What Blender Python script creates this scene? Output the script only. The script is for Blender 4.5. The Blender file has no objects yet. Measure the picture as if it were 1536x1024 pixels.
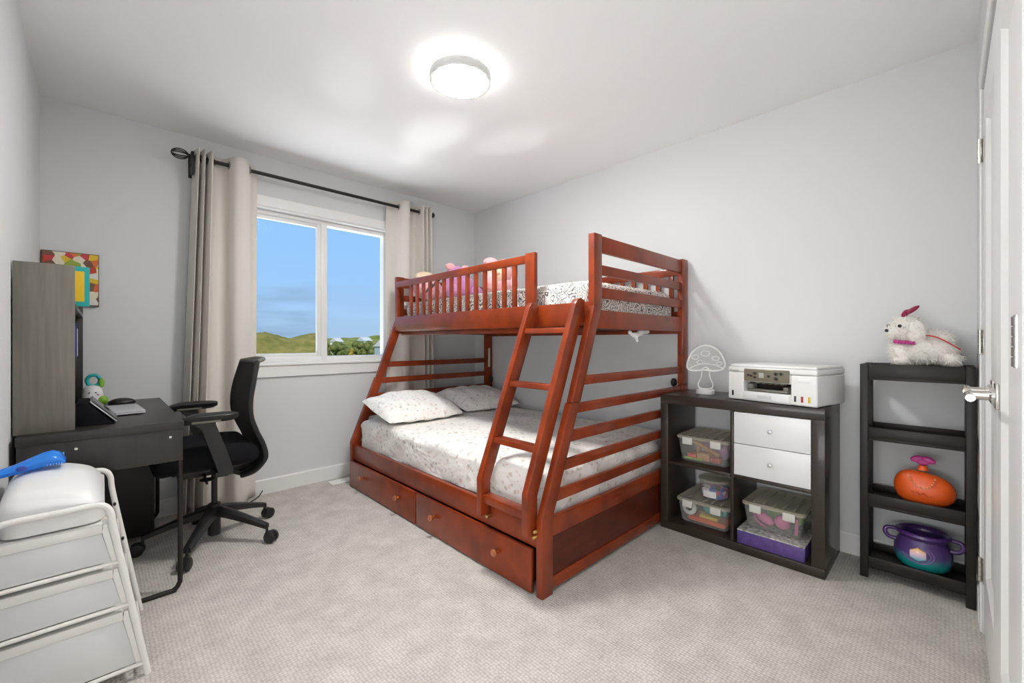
import bpy, bmesh, math, random
from mathutils import Vector, Matrix, noise
random.seed(7)
S = bpy.context.scene
COL = S.collection
PI = math.pi
V = Vector

# ------------------------------------------------------------------ materials
def lin(c):
    return tuple(((x/255)/12.92 if x/255 <= .04045 else ((x/255+.055)/1.055)**2.4) for x in c)

def mat(name, rgb, rough=.5, metal=0, coat=0, spec=.5, var=0, vscale=8, stretch=(1, 1, 1), bump=0, bscale=60,
        emit=None, estr=0, rgb2=None, sheen=0, coord='Object'):
    m = bpy.data.materials.new(name); m.use_nodes = True
    nt = m.node_tree; b = nt.nodes['Principled BSDF']
    c = (*lin(rgb), 1)
    b.inputs['Base Color'].default_value = c
    b.inputs['Roughness'].default_value = rough
    b.inputs['Metallic'].default_value = metal
    b.inputs['Coat Weight'].default_value = coat
    b.inputs['Coat Roughness'].default_value = .12
    b.inputs['Specular IOR Level'].default_value = spec
    b.inputs['Sheen Weight'].default_value = sheen
    if emit:
        b.inputs['Emission Color'].default_value = (*lin(emit), 1)
        b.inputs['Emission Strength'].default_value = estr
    tc = nt.nodes.new('ShaderNodeTexCoord')
    if var or rgb2:
        mp = nt.nodes.new('ShaderNodeMapping'); mp.inputs['Scale'].default_value = stretch
        nt.links.new(tc.outputs[coord], mp.inputs['Vector'])
        n = nt.nodes.new('ShaderNodeTexNoise'); n.inputs['Scale'].default_value = vscale
        n.inputs['Detail'].default_value = 6
        n.inputs['Distortion'].default_value = .6
        nt.links.new(mp.outputs[0], n.inputs['Vector'])
        r = nt.nodes.new('ShaderNodeValToRGB')
        c2 = lin(rgb2) if rgb2 else tuple(x*(1-var) for x in c[:3])
        c1 = c[:3] if rgb2 else tuple(min(1, x*(1+var)) for x in c[:3])
        r.color_ramp.elements[0].position = .32; r.color_ramp.elements[0].color = (*c2, 1)
        r.color_ramp.elements[1].position = .68; r.color_ramp.elements[1].color = (*c1, 1)
        nt.links.new(n.outputs['Fac'], r.inputs['Fac'])
        nt.links.new(r.outputs['Color'], b.inputs['Base Color'])
    if bump:
        n2 = nt.nodes.new('ShaderNodeTexNoise'); n2.inputs['Scale'].default_value = bscale
        n2.inputs['Detail'].default_value = 4
        nt.links.new(tc.outputs[coord], n2.inputs['Vector'])
        bp = nt.nodes.new('ShaderNodeBump'); bp.inputs['Strength'].default_value = bump
        bp.inputs['Distance'].default_value = .01
        nt.links.new(n2.outputs['Fac'], bp.inputs['Height'])
        nt.links.new(bp.outputs[0], b.inputs['Normal'])
    return m

def mat_carpet():
    m = mat('carpet', (205, 199, 190), .95, spec=.1)
    nt = m.node_tree; b = nt.nodes['Principled BSDF']
    tc = nt.nodes.new('ShaderNodeTexCoord')
    v = nt.nodes.new('ShaderNodeTexVoronoi'); v.inputs['Scale'].default_value = 85; v.inputs['Randomness'].default_value = .35
    nt.links.new(tc.outputs['Object'], v.inputs['Vector'])
    n = nt.nodes.new('ShaderNodeTexNoise'); n.inputs['Scale'].default_value = 9; n.inputs['Detail'].default_value = 8
    nt.links.new(tc.outputs['Object'], n.inputs['Vector'])
    r = nt.nodes.new('ShaderNodeValToRGB')
    r.color_ramp.elements[0].color = (*lin((204, 200, 193)), 1); r.color_ramp.elements[0].position = .35
    r.color_ramp.elements[1].color = (*lin((220, 216, 209)), 1); r.color_ramp.elements[1].position = .65
    nt.links.new(n.outputs['Fac'], r.inputs['Fac'])
    r2 = nt.nodes.new('ShaderNodeValToRGB')
    r2.color_ramp.elements[0].color = (1, 1, 1, 1); r2.color_ramp.elements[0].position = .2
    r2.color_ramp.elements[1].color = (.72, .70, .67, 1); r2.color_ramp.elements[1].position = .75
    nt.links.new(v.outputs['Distance'], r2.inputs['Fac'])
    mx = nt.nodes.new('ShaderNodeMix'); mx.data_type = 'RGBA'; mx.blend_type = 'MULTIPLY'; mx.inputs[0].default_value = 1
    nt.links.new(r.outputs[0], mx.inputs[6]); nt.links.new(r2.outputs[0], mx.inputs[7])
    nt.links.new(mx.outputs[2], b.inputs['Base Color'])
    bp = nt.nodes.new('ShaderNodeBump'); bp.inputs['Strength'].default_value = .6; bp.inputs['Distance'].default_value = .006
    bp.invert = True
    nt.links.new(v.outputs['Distance'], bp.inputs['Height']); nt.links.new(bp.outputs[0], b.inputs['Normal'])
    return m

def mat_floral():
    m = mat('floral_sheet', (236, 231, 222), .85, spec=.2)
    nt = m.node_tree; b = nt.nodes['Principled BSDF']
    tc = nt.nodes.new('ShaderNodeTexCoord')
    n = nt.nodes.new('ShaderNodeTexNoise'); n.inputs['Scale'].default_value = 45
    nt.links.new(tc.outputs['Object'], n.inputs['Vector'])
    ad = nt.nodes.new('ShaderNodeVectorMath'); ad.operation = 'MULTIPLY_ADD'
    nt.links.new(n.outputs['Color'], ad.inputs[0]); ad.inputs[1].default_value = (.03, .03, .03)
    nt.links.new(tc.outputs['Object'], ad.inputs[2])
    prev = None
    for sc, col, th in ((17, (165, 140, 108), .24), (21, (222, 176, 160), .24), (14, (150, 158, 150), .17), (27, (190, 186, 178), .22)):
        v = nt.nodes.new('ShaderNodeTexVoronoi'); v.inputs['Scale'].default_value = sc
        nt.links.new(ad.outputs[0], v.inputs['Vector'])
        r = nt.nodes.new('ShaderNodeValToRGB')
        r.color_ramp.elements[0].position = th*.6; r.color_ramp.elements[0].color = (.45, .45, .45, 1)
        r.color_ramp.elements[1].position = th; r.color_ramp.elements[1].color = (0, 0, 0, 1)
        nt.links.new(v.outputs['Distance'], r.inputs['Fac'])
        mx = nt.nodes.new('ShaderNodeMix'); mx.data_type = 'RGBA'
        nt.links.new(r.outputs[0], mx.inputs[0])
        if prev is None: mx.inputs[6].default_value = (*lin((250, 247, 242)), 1)
        else: nt.links.new(prev, mx.inputs[6])
        mx.inputs[7].default_value = (*lin(col), 1)
        prev = mx.outputs[2]
    nt.links.new(prev, b.inputs['Base Color'])
    n2 = nt.nodes.new('ShaderNodeTexNoise'); n2.inputs['Scale'].default_value = 5; n2.inputs['Detail'].default_value = 3; n2.inputs['Distortion'].default_value = 1.5
    nt.links.new(tc.outputs['Object'], n2.inputs['Vector'])
    bq = nt.nodes.new('ShaderNodeBump'); bq.inputs['Strength'].default_value = .45; bq.inputs['Distance'].default_value = .05
    nt.links.new(n2.outputs['Fac'], bq.inputs['Height']); nt.links.new(bq.outputs[0], b.inputs['Normal'])
    return m

def mat_paisley():
    m = mat('paisley_sheet', (230, 228, 222), .85, spec=.2)
    nt = m.node_tree; b = nt.nodes['Principled BSDF']
    tc = nt.nodes.new('ShaderNodeTexCoord')
    n = nt.nodes.new('ShaderNodeTexNoise'); n.inputs['Scale'].default_value = 14
    nt.links.new(tc.outputs['Object'], n.inputs['Vector'])
    ad = nt.nodes.new('ShaderNodeVectorMath'); ad.operation = 'MULTIPLY_ADD'
    nt.links.new(n.outputs['Color'], ad.inputs[0]); ad.inputs[1].default_value = (.09, .09, .09)
    nt.links.new(tc.outputs['Object'], ad.inputs[2])
    v = nt.nodes.new('ShaderNodeTexVoronoi'); v.inputs['Scale'].default_value = 15
    nt.links.new(ad.outputs[0], v.inputs['Vector'])
    mu = nt.nodes.new('ShaderNodeMath'); mu.operation = 'MULTIPLY'; mu.inputs[1].default_value = 34
    nt.links.new(v.outputs['Distance'], mu.inputs[0])
    sn = nt.nodes.new('ShaderNodeMath'); sn.operation = 'SINE'
    nt.links.new(mu.outputs[0], sn.inputs[0])
    r = nt.nodes.new('ShaderNodeValToRGB')
    r.color_ramp.elements[0].position = .25; r.color_ramp.elements[0].color = (*lin((242, 236, 230)), 1)
    r.color_ramp.elements[1].position = .75; r.color_ramp.elements[1].color = (*lin((104, 102, 99)), 1)
    nt.links.new(sn.outputs[0], r.inputs['Fac'])
    nt.links.new(r.outputs[0], b.inputs['Base Color'])
    return m

def mat_clear(name, tint, mixf=.25, rough=.1, diff=(230, 230, 225)):
    m = bpy.data.materials.new(name); m.use_nodes = True; nt = m.node_tree
    nt.nodes.remove(nt.nodes['Principled BSDF']); out = nt.nodes['Material Output']
    tr = nt.nodes.new('ShaderNodeBsdfTransparent'); tr.inputs[0].default_value = (*tint, 1)
    pr = nt.nodes.new('ShaderNodeBsdfPrincipled'); pr.inputs['Base Color'].default_value = (*lin(diff), 1)
    pr.inputs['Roughness'].default_value = rough
    mx = nt.nodes.new('ShaderNodeMixShader'); mx.inputs[0].default_value = mixf
    nt.links.new(tr.outputs[0], mx.inputs[1]); nt.links.new(pr.outputs[0], mx.inputs[2])
    nt.links.new(mx.outputs[0], out.inputs[0])
    return m

def mat_glass():
    m = bpy.data.materials.new('window_glass'); m.use_nodes = True; nt = m.node_tree
    nt.nodes.remove(nt.nodes['Principled BSDF']); out = nt.nodes['Material Output']
    tr = nt.nodes.new('ShaderNodeBsdfTransparent'); tr.inputs[0].default_value = (.97, .98, .98, 1)
    gl = nt.nodes.new('ShaderNodeBsdfGlossy'); gl.inputs['Roughness'].default_value = .02
    fr = nt.nodes.new('ShaderNodeFresnel'); fr.inputs['IOR'].default_value = 1.03
    mx = nt.nodes.new('ShaderNodeMixShader')
    nt.links.new(fr.outputs[0], mx.inputs[0]); nt.links.new(tr.outputs[0], mx.inputs[1]); nt.links.new(gl.outputs[0], mx.inputs[2])
    nt.links.new(mx.outputs[0], out.inputs[0])
    return m

def mat_ramp_z(name, stops, z0, z1, rough=.4, coat=.3, axis=2):
    m = mat(name, (200, 200, 200), rough, coat=coat)
    nt = m.node_tree; b = nt.nodes['Principled BSDF']
    tc = nt.nodes.new('ShaderNodeTexCoord'); sp = nt.nodes.new('ShaderNodeSeparateXYZ')
    nt.links.new(tc.outputs['Object'], sp.inputs[0])
    mr = nt.nodes.new('ShaderNodeMapRange'); mr.inputs['From Min'].default_value = z0; mr.inputs['From Max'].default_value = z1
    nt.links.new(sp.outputs[axis], mr.inputs['Value'])
    r = nt.nodes.new('ShaderNodeValToRGB')
    while len(r.color_ramp.elements) < len(stops): r.color_ramp.elements.new(.5)
    for e, (p, c) in zip(r.color_ramp.elements, stops):
        e.position = p; e.color = (*lin(c), 1)
    nt.links.new(mr.outputs[0], r.inputs['Fac']); nt.links.new(r.outputs[0], b.inputs['Base Color'])
    return m

def mat_patch(name, cols, scale=14, rough=.5):
    m = mat(name, (200, 200, 200), rough)
    nt = m.node_tree; b = nt.nodes['Principled BSDF']
    tc = nt.nodes.new('ShaderNodeTexCoord')
    v = nt.nodes.new('ShaderNodeTexVoronoi'); v.inputs['Scale'].default_value = scale
    nt.links.new(tc.outputs['Object'], v.inputs['Vector'])
    sp = nt.nodes.new('ShaderNodeSeparateXYZ'); nt.links.new(v.outputs['Color'], sp.inputs[0])
    r = nt.nodes.new('ShaderNodeValToRGB'); r.color_ramp.interpolation = 'CONSTANT'
    while len(r.color_ramp.elements) < len(cols): r.color_ramp.elements.new(.5)
    for i, (e, c) in enumerate(zip(r.color_ramp.elements, cols)):
        e.position = i/len(cols); e.color = (*lin(c), 1)
    nt.links.new(sp.outputs[0], r.inputs['Fac']); nt.links.new(r.outputs[0], b.inputs['Base Color'])
    return m

M = dict(
    wall=mat('wall_paint', (224, 225, 226), .9, spec=.15, bump=.02, bscale=220),
    ceil=mat('ceiling_paint', (250, 250, 250), .95, spec=.1, bump=.05, bscale=160),
    trim=mat('white_trim', (240, 240, 238), .4),
    carpet=mat_carpet(),
    wood=mat('cherry_wood', (148, 58, 19), .42, coat=.42, spec=.25, rgb2=(112, 42, 15), vscale=4, stretch=(1.5, 1.5, 1.5)),
    wood_dark=mat('cherry_panel', (98, 36, 17), .42, coat=.25, spec=.25, rgb2=(72, 26, 13), vscale=4, stretch=(2, 2, 6)),
    knobw=mat('knob_wood', (180, 98, 44), .25, coat=.6, rgb2=(160, 84, 38), vscale=20),
    brass=mat('brass', (215, 175, 110), .3, metal=1),
    black=mat('black_plastic', (34, 33, 33), .45),
    blackm=mat('black_metal', (38, 34, 31), .4, metal=.3),
    blackf=mat('black_fabric', (26, 26, 29), .95, spec=.15, bump=.3, bscale=400),
    mesh=mat('black_mesh', (30, 30, 31), .8, bump=.5, bscale=600),
    espresso=mat('espresso_veneer', (52, 43, 35), .45, spec=.35, rgb2=(45, 37, 30), vscale=3, stretch=(1, 1, 30), coat=.35),
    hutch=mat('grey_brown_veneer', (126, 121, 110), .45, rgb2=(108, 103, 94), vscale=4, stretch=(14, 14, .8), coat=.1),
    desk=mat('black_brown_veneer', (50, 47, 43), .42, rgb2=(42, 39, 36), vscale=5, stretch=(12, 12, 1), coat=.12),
    shelfb=mat('black_resin', (38, 34, 29), .42, spec=.35, rgb2=(34, 30, 26), vscale=3),
    white=mat('white_plastic', (238, 238, 236), .35),
    whitem=mat('white_lacquer', (240, 239, 234), .3),
    drawerw=mat('white_drawer_front', (236, 237, 237), .35),
    meshw=mat('white_mesh', (226, 227, 226), .6, bump=.1, bscale=300),
    curtain=mat('curtain_linen', (226, 220, 212), .95, spec=.1, bump=.12, bscale=350, sheen=.2),
    steel=mat('chrome', (215, 212, 206), .18, metal=1),
    steeld=mat('dark_nickel', (150, 147, 142), .3, metal=1),
    floral=mat_floral(), paisley=mat_paisley(),
    clear=mat_clear('clear_plastic', (.95, .96, .95), .13, .15),
    lid=mat_clear('lid_plastic', (.88, .86, .80), .42, .2, (226, 218, 200)),
    acrylic=mat_clear('clear_acrylic', (.96, .97, .97), .14, .05),
    blue=mat_clear('blue_plastic', (.14, .55, 1), .7, .15, (58, 154, 255)),
    glass=mat_glass(),
    silver=mat('silver_aluminium', (206, 206, 210), .35, metal=.6),
    grey=mat('grey_plastic', (120, 118, 108), .4),
    olive=mat('panel_taupe', (118, 112, 95), .35, coat=.3),
    screen=mat('screen_grey', (175, 178, 172), .2),
    cork=mat('tan_wood', (206, 150, 96), .6, var=.12, vscale=30),
    orange=mat('orange_plastic', (238, 96, 30), .35, coat=.3),
    red=mat('red_plastic', (205, 52, 40), .4),
    yellow=mat('yellow_plastic', (240, 200, 40), .4),
    teal=mat('teal_plastic', (38, 176, 170), .45),
    pink=mat('pink_plastic', (236, 120, 180), .4),
    magenta=mat('magenta_plastic', (200, 70, 150), .35, coat=.2),
    green=mat('green_plastic', (140, 190, 60), .45),
    purple=mat('purple_card', (90, 70, 136), .5, var=.25, vscale=40),
    bluep=mat('blue_paint', (50, 80, 170), .45),
    fur=mat('white_fur', (240, 237, 230), .9, spec=.1),
    ribbon=mat('crimson_ribbon', (150, 28, 72), .5),
    pinkfur=mat('pink_plush', (236, 178, 182), .95, spec=.05, bump=.4, bscale=120, sheen=.3),
    mauve=mat('mauve_plush', (196, 136, 186), .95, spec=.05, bump=.4, bscale=120, sheen=.3),
    cream=mat('cream_plush', (238, 214, 184), .95, spec=.05, bump=.4, bscale=120, sheen=.3),
    dark=mat('glossy_black', (14, 14, 15), .12),
    glow=mat('lamp_diffuser', (255, 255, 255), .5, emit=(255, 254, 251), estr=140),
    glow2=mat('lamp_back_glow', (255, 255, 255), .5, emit=(255, 254, 251), estr=60),
    rim=mat('lamp_rim', (205, 205, 202), .4),
    grass=mat('grass', (150, 148, 78), .95, spec=.05, rgb2=(104, 112, 52), vscale=.12, bump=.3, bscale=1),
    hill=mat('dry_grass_slope', (150, 134, 76), .95, spec=.05, rgb2=(116, 112, 54), vscale=.35, bump=1, bscale=.8),
    leaf=mat('tree_leaves', (128, 130, 72), .9, spec=.05, rgb2=(66, 78, 42), vscale=1.4),
    leaf2=mat('yellow_leaves', (170, 150, 60), .9, spec=.05, rgb2=(120, 110, 50), vscale=.9),
    bark=mat('bark', (90, 72, 55), .9),
    siding=mat('house_siding', (236, 234, 226), .7), roof=mat('house_roof', (206, 202, 192), .8), houseg=mat('house_siding_grey', (170, 178, 182), .7),
)

# ------------------------------------------------------------------ mesh builder
class MB:
    def __init__(s): s.v = []; s.f = []; s.xf = None
    def add(s, vs, fs):
        o = len(s.v)
        for p in vs:
            p = V(p)
            s.v.append(s.xf(p) if s.xf else p)
        s.f += [tuple(i+o for i in f) for f in fs]
    def bm(s, bm):
        bm.verts.index_update()
        s.add([v.co.copy() for v in bm.verts], [[v.index for v in f.verts] for f in bm.faces]); bm.free()
    def box(s, x0, x1, y0, y1, z0, z1, b=.002, seg=2):
        bm = bmesh.new(); bmesh.ops.create_cube(bm, size=1)
        for v in bm.verts:
            v.co = V(((x0+x1)/2+v.co.x*(x1-x0), (y0+y1)/2+v.co.y*(y1-y0), (z0+z1)/2+v.co.z*(z1-z0)))
        b = min(b, .45*min(abs(x1-x0), abs(y1-y0), abs(z1-z0)))
        if b > 0: bmesh.ops.bevel(bm, geom=bm.edges[:], offset=b, segments=seg, profile=.5, affect='EDGES')
        s.bm(bm); return s
    def prism(s, poly, ax, a0, a1, b=.002):
        # polygon in the plane normal to axis ax (0 x: poly is (y,z); 1 y: (x,z); 2 z: (x,y))
        def P(p, a): return {0: (a, p[0], p[1]), 1: (p[0], a, p[1]), 2: (p[0], p[1], a)}[ax]
        bm = bmesh.new()
        lo = [bm.verts.new(P(p, a0)) for p in poly]; hi = [bm.verts.new(P(p, a1)) for p in poly]
        n = len(poly); bm.faces.new(lo[::-1]); bm.faces.new(hi)
        for i in range(n): bm.faces.new((lo[i], lo[(i+1) % n], hi[(i+1) % n], hi[i]))
        bmesh.ops.recalc_face_normals(bm, faces=bm.faces[:])
        if b: bmesh.ops.bevel(bm, geom=bm.edges[:], offset=b, segments=2, profile=.5, affect='EDGES')
        s.bm(bm); return s
    def loft(s, rings, c0=True, c1=True, closed=True):
        n = len(rings[0]); vs = [p for r in rings for p in r]; fs = []
        for i in range(len(rings)-1):
            for j in range(n if closed else n-1):
                k = (j+1) % n
                fs.append((i*n+j, i*n+k, (i+1)*n+k, (i+1)*n+j))
        if c0: fs.append(tuple(range(n))[::-1])
        if c1: fs.append(tuple((len(rings)-1)*n+j for j in range(n)))
        s.add(vs, fs); return s
    def tube(s, path, r, n=10, closed=False, rfn=None):
        path = [V(p) for p in path]; rings = []; m = len(path); up = None
        for i, p in enumerate(path):
            a = path[i-1] if (i > 0 or closed) else p
            c = path[(i+1) % m] if (i < m-1 or closed) else p
            t = (c-a).normalized()
            if up is None:
                up = V((0, 0, 1)) if abs(t.z) < .9 else V((1, 0, 0))
            side = t.cross(up)
            if side.length < 1e-6: side = t.cross(V((0, 1, 0)))
            side.normalize(); up = side.cross(t).normalized()
            rr = rfn(i/(m-1)) if rfn else r
            rings.append([p+side*math.cos(2*PI*j/n)*rr+up*math.sin(2*PI*j/n)*rr for j in range(n)])
        if closed: rings.append(rings[0]); return s.loft(rings, False, False)
        return s.loft(rings)
    def lathe(s, prof, c=(0, 0, 0), n=32, ax=2, c0=True, c1=True, sx=1, sy=1):
        rings = []
        for r, z in prof:
            ring = []
            for j in range(n):
                a = 2*PI*j/n; x = r*math.cos(a)*sx; y = r*math.sin(a)*sy
                p = {2: (x, y, z), 0: (z, x, y), 1: (y, z, x)}[ax]
                ring.append(V(c)+V(p))
            rings.append(ring)
        return s.loft(rings, c0, c1)
    def ell(s, c, r, n=24, m=14, fn=None, rot=None):
        c = V(c); rings = []
        for i in range(m+1):
            t = PI*i/m; ring = []
            for j in range(n):
                a = 2*PI*j/n
                d = V((math.sin(t)*math.cos(a), math.sin(t)*math.sin(a), -math.cos(t)))
                p = V((d.x*r[0], d.y*r[1], d.z*r[2]))
                if fn: p = p*fn(d)
                if rot: p = rot @ p
                ring.append(c+p)
            rings.append(ring)
        return s.loft(rings, False, False)
    def rcube(s, c, h, r, cuts=16, fn=None):
        bm = bmesh.new(); bmesh.ops.create_cube(bm, size=2)
        bmesh.ops.subdivide_edges(bm, edges=bm.edges[:], cuts=cuts, use_grid_fill=True)
        c = V(c); h = V(h)
        for v in bm.verts:
            p = V((v.co.x*h.x, v.co.y*h.y, v.co.z*h.z))
            # denser towards edges
            q = V([max(-h[k]+r, min(h[k]-r, p[k])) for k in range(3)])
            d = p-q
            if d.length > 1e-9:
                d.normalize(); p = q+d*r
            else: d = V((0, 0, 1))
            if fn: p = fn(p, d)
            v.co = c+p
        s.bm(bm); return s
    def grid(s, fn, nu, nv):
        vs = [fn(i/nu, j/nv) for i in range(nu+1) for j in range(nv+1)]
        fs = [(i*(nv+1)+j, (i+1)*(nv+1)+j, (i+1)*(nv+1)+j+1, i*(nv+1)+j+1) for i in range(nu) for j in range(nv)]
        s.add(vs, fs); return s

def rrect(cx, cy, hx, hy, r, z, n=5):
    out = []
    for sx, sy, a0 in ((1, 1, 0), (-1, 1, PI/2), (-1, -1, PI), (1, -1, 1.5*PI)):
        for k in range(n+1):
            a = a0+PI/2*k/n
            out.append(V((cx+sx*(hx-r)+r*math.cos(a), cy+sy*(hy-r)+r*math.sin(a), z)))
    return out

def wloc(o):
    p = V((0, 0, 0))
    while o: p += o.location; o = o.parent
    return p

def part(name, mb, m, parent=None, smooth=True, W=True, label=None, loc=None):
    """one mesh object; W: the builder used world coordinates (only for unrotated things)"""
    me = bpy.data.meshes.new(name)
    off = wloc(parent) if (W and parent) else V((0, 0, 0))
    if loc is not None: off = V(loc)
    me.from_pydata([v-off for v in mb.v], [], mb.f)
    bm = bmesh.new(); bm.from_mesh(me); bmesh.ops.recalc_face_normals(bm, faces=bm.faces[:]); bm.to_mesh(me); bm.free()
    o = bpy.data.objects.new(name, me); COL.objects.link(o)
    me.materials.append(m)
    if smooth:
        for p in me.polygons: p.use_smooth = True
        me.set_sharp_from_angle(angle=math.radians(38))
    if parent: o.parent = parent
    elif loc is not None: o.location = loc
    if label: o['label'] = label
    return o

def tag(o, label, cat, group=None):
    o['label'] = label; o['category'] = cat
    if group: o['group'] = group
    return o

def thing(name, label, cat, loc=(0, 0, 0), rotz=0, group=None):
    o = bpy.data.objects.new(name, None); COL.objects.link(o)
    o.location = loc; o.rotation_euler = (0, 0, rotz); o.empty_display_size = .05
    return tag(o, label, cat, group)

def struct(name, mb, m, parent=None, smooth=False):
    o = part(name, mb, m, parent, smooth)
    if not parent: o['kind'] = 'structure'
    return o

def cr(pts, k=8):
    """Catmull-Rom through points"""
    pts = [V(p) for p in pts]; out = []
    for i in range(len(pts)-1):
        p0 = pts[max(i-1, 0)]; p1 = pts[i]; p2 = pts[i+1]; p3 = pts[min(i+2, len(pts)-1)]
        for j in range(k):
            t = j/k
            out.append(.5*((2*p1)+(p2-p0)*t+(2*p0-5*p1+4*p2-p3)*t*t+(3*p1-p0-3*p2+p3)*t**3))
    out.append(pts[-1]); return out

def text_mb(mb, s, size, place):
    cu = bpy.data.curves.new('txt', 'FONT'); cu.body = s; cu.size = size; cu.extrude = .0004
    o = bpy.data.objects.new('txt', cu); COL.objects.link(o)
    dg = bpy.context.evaluated_depsgraph_get()
    me = bpy.data.meshes.new_from_object(o.evaluated_get(dg))
    mb.add([place(v.co) for v in me.vertices], [list(p.vertices) for p in me.polygons])
    bpy.data.objects.remove(o); bpy.data.meshes.remove(me)

def nz(x, y, z, s=1): return noise.noise(V((x*s, y*s, z*s)))

# ------------------------------------------------------------------ camera
cam = bpy.data.cameras.new('camera'); co = bpy.data.objects.new('camera', cam); COL.objects.link(co)
cam.sensor_width = 36; cam.lens = 634.7/1536*36; cam.clip_start = .02; cam.clip_end = 2000
co.location = (0, 0, 1.1)
co.rotation_euler = (PI/2, 0, math.radians(45.86)-PI/2)
S.camera = co

# ------------------------------------------------------------------ room shell
XL, XR, YB, YF, H = -.24, 2.80, 3.446, -.09, 2.44
WX0, WX1, WZ0, WZ1 = .655, 1.845, .93, 2.08
HX0, HX1, HY = -2.1, .92, -1.2       # hall behind the camera
struct('floor', MB().box(HX0-.1, XR+.12, HY-.1, YB+.14, -.12, 0, 0), M['carpet'])
struct('ceiling', MB().box(HX0-.1, XR+.12, HY-.1, YB+.14, H, H+.12, 0), M['ceil'])
mb = MB()
mb.box(XL-.1, WX0, YB, YB+.14, 0, H, 0).box(WX1, XR+.12, YB, YB+.14, 0, H, 0)
mb.box(WX0, WX1, YB, YB+.14, 0, WZ0, 0).box(WX0, WX1, YB, YB+.14, WZ1, H, 0)
struct('wall_back', mb, M['wall'])
struct('wall_left', MB().box(XL-.1, XL, 1.15, YB, 0, H, 0), M['wall'])
struct('wall_right', MB().box(XR, XR+.1, YF-.8, YB, 0, H, 0), M['wall'])
# front wall (doorway to the hall beside the camera, closet opening further right)
CX0, CX1, CZ = 1.15, 2.385, 2.05
mb = MB()
mb.box(CX1, XR, YF-.11, YF, 0, H, 0).box(HX1, CX0, YF-.11, YF, 0, H, 0).box(CX0, CX1, YF-.11, YF, CZ, H, 0)
struct('wall_front', mb, M['wall'])
mb = MB().box(HX0-.1, HX0, HY, 1.25, 0, H, 0).box(HX1, HX1+.1, HY, YF-.11, 0, H, 0).box(HX0-.1, HX1+.1, HY-.1, HY, 0, H, 0)
mb.box(HX0, XL-.1, 1.15, 1.25, 0, H, 0)
struct('wall_hall', mb, M['wall'])
struct('wall_closet', MB().box(HX1+.1, XR+.1, YF-.8, YF-.7, 0, H, 0), M['wall'])

def base(name, pts0, pts1, axis):
    mb = MB()
    if axis == 'x': # along x on back wall
        mb.prism([(YB, 0), (YB-.014, 0), (YB-.014, .098), (YB-.010, .106), (YB, .106)], 0, pts0, pts1, 0)
    elif axis == 'r':
        mb.prism([(XR, 0), (XR-.014, 0), (XR-.014, .098), (XR-.010, .106), (XR, .106)], 1, pts0, pts1, 0)
    elif axis == 'l':
        mb.prism([(XL, 0), (XL+.014, 0), (XL+.014, .098), (XL+.010, .106), (XL, .106)], 1, pts0, pts1, 0)
    struct(name, mb, M['trim'])
base('baseboard_back', XL, XR, 'x'); base('baseboard_right', YF, YB, 'r'); base('baseboard_left', 1.15, YB, 'l')
mb = MB().box(2.46, XR-.014, YF, YF+.008, 0, .106, .002); struct('baseboard_front', mb, M['trim'])

# closet door casing
mb = MB()
mb.box(CX1+.006, CX1+.07, YF, YF+.006, 0, CZ+.07, .002).box(CX0-.07, CX0-.006, YF, YF+.006, 0, CZ+.07, .002)
mb.box(CX0-.07, CX1+.07, YF, YF+.007, CZ+.006, CZ+.075, .002)
struct('trim_1', mb, M['trim'])

def door(name, x0, x1, hinge_right):
    yf = YF-.004; th = .034; z0, z1 = .014, 2.045; st = .115; pz0, pz1 = .25, 1.90
    mb = MB()
    mb.box(x0, x0+st, yf-th, yf, z0, z1, .0015).box(x1-st, x1, yf-th, yf, z0, z1, .0015)
    mb.box(x0+st, x1-st, yf-th, yf, z0, pz0, 0).box(x0+st, x1-st, yf-th, yf, pz1, z1, 0)
    d = struct(name, mb, M['trim'])
    pb = MB(); i = .016
    ring0 = [(x0+st, yf, pz0), (x1-st, yf, pz0), (x1-st, yf, pz1), (x0+st, yf, pz1)]
    ring1 = [(x0+st+i, yf-.012, pz0+i), (x1-st-i, yf-.012, pz0+i), (x1-st-i, yf-.012, pz1-i), (x0+st+i, yf-.012, pz1-i)]
    pb.loft([ring0, ring1], False, True)
    part('door_panel', pb, M['trim'], d, False)
    hx = x1 if hinge_right else x0; sg = -1 if hinge_right else 1
    for hz in (.24, 1.10, 1.82):
        hb = MB()
        for k in range(5):
            hb.lathe([(.007, hz-.044+k*.0178), (.007, hz-.044+k*.0178+.0165)], (hx-sg*.004, yf+.010, 0), 12)
        hb.lathe([(.0045, hz-.046), (.0045, hz+.046)], (hx-sg*.004, yf+.010, 0), 10)
        hb.box(min(hx-sg*.004, hx+sg*.030), max(hx-sg*.004, hx+sg*.030), yf+.0005, yf+.003, hz-.044, hz+.044, .001)
        part('hinge', hb, M['steel'], d, label='chrome hinge')
    # lever handle
    lx = x0+.06 if hinge_right else x1-.06; lz = .955; dr = 1 if hinge_right else -1
    lb = MB()
    lb.box(lx-.034, lx+.034, yf, yf+.008, lz-.034, lz+.034, .003)
    lb.lathe([(.022, yf+.008), (.022, yf+.014), (.013, yf+.018), (.012, yf+.055)], (lx, 0, lz), 16, 1)
    part('handle_rose', lb, M['steel'], d, label='chrome square rose')
    lv = MB(); lv.tube([(lx-dr*.012, yf+.055, lz), (lx+dr*.02, yf+.056, lz), (lx+dr*.105, yf+.054, lz)], .0095, 12)
    part('lever_handle', lv, M['steel'], d, label='chrome lever handle')
    return d
xm = 1.768
door('door_1', xm+.002, CX1-.003, True)
door('door_2', CX0+.003, xm-.002, False)

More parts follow.
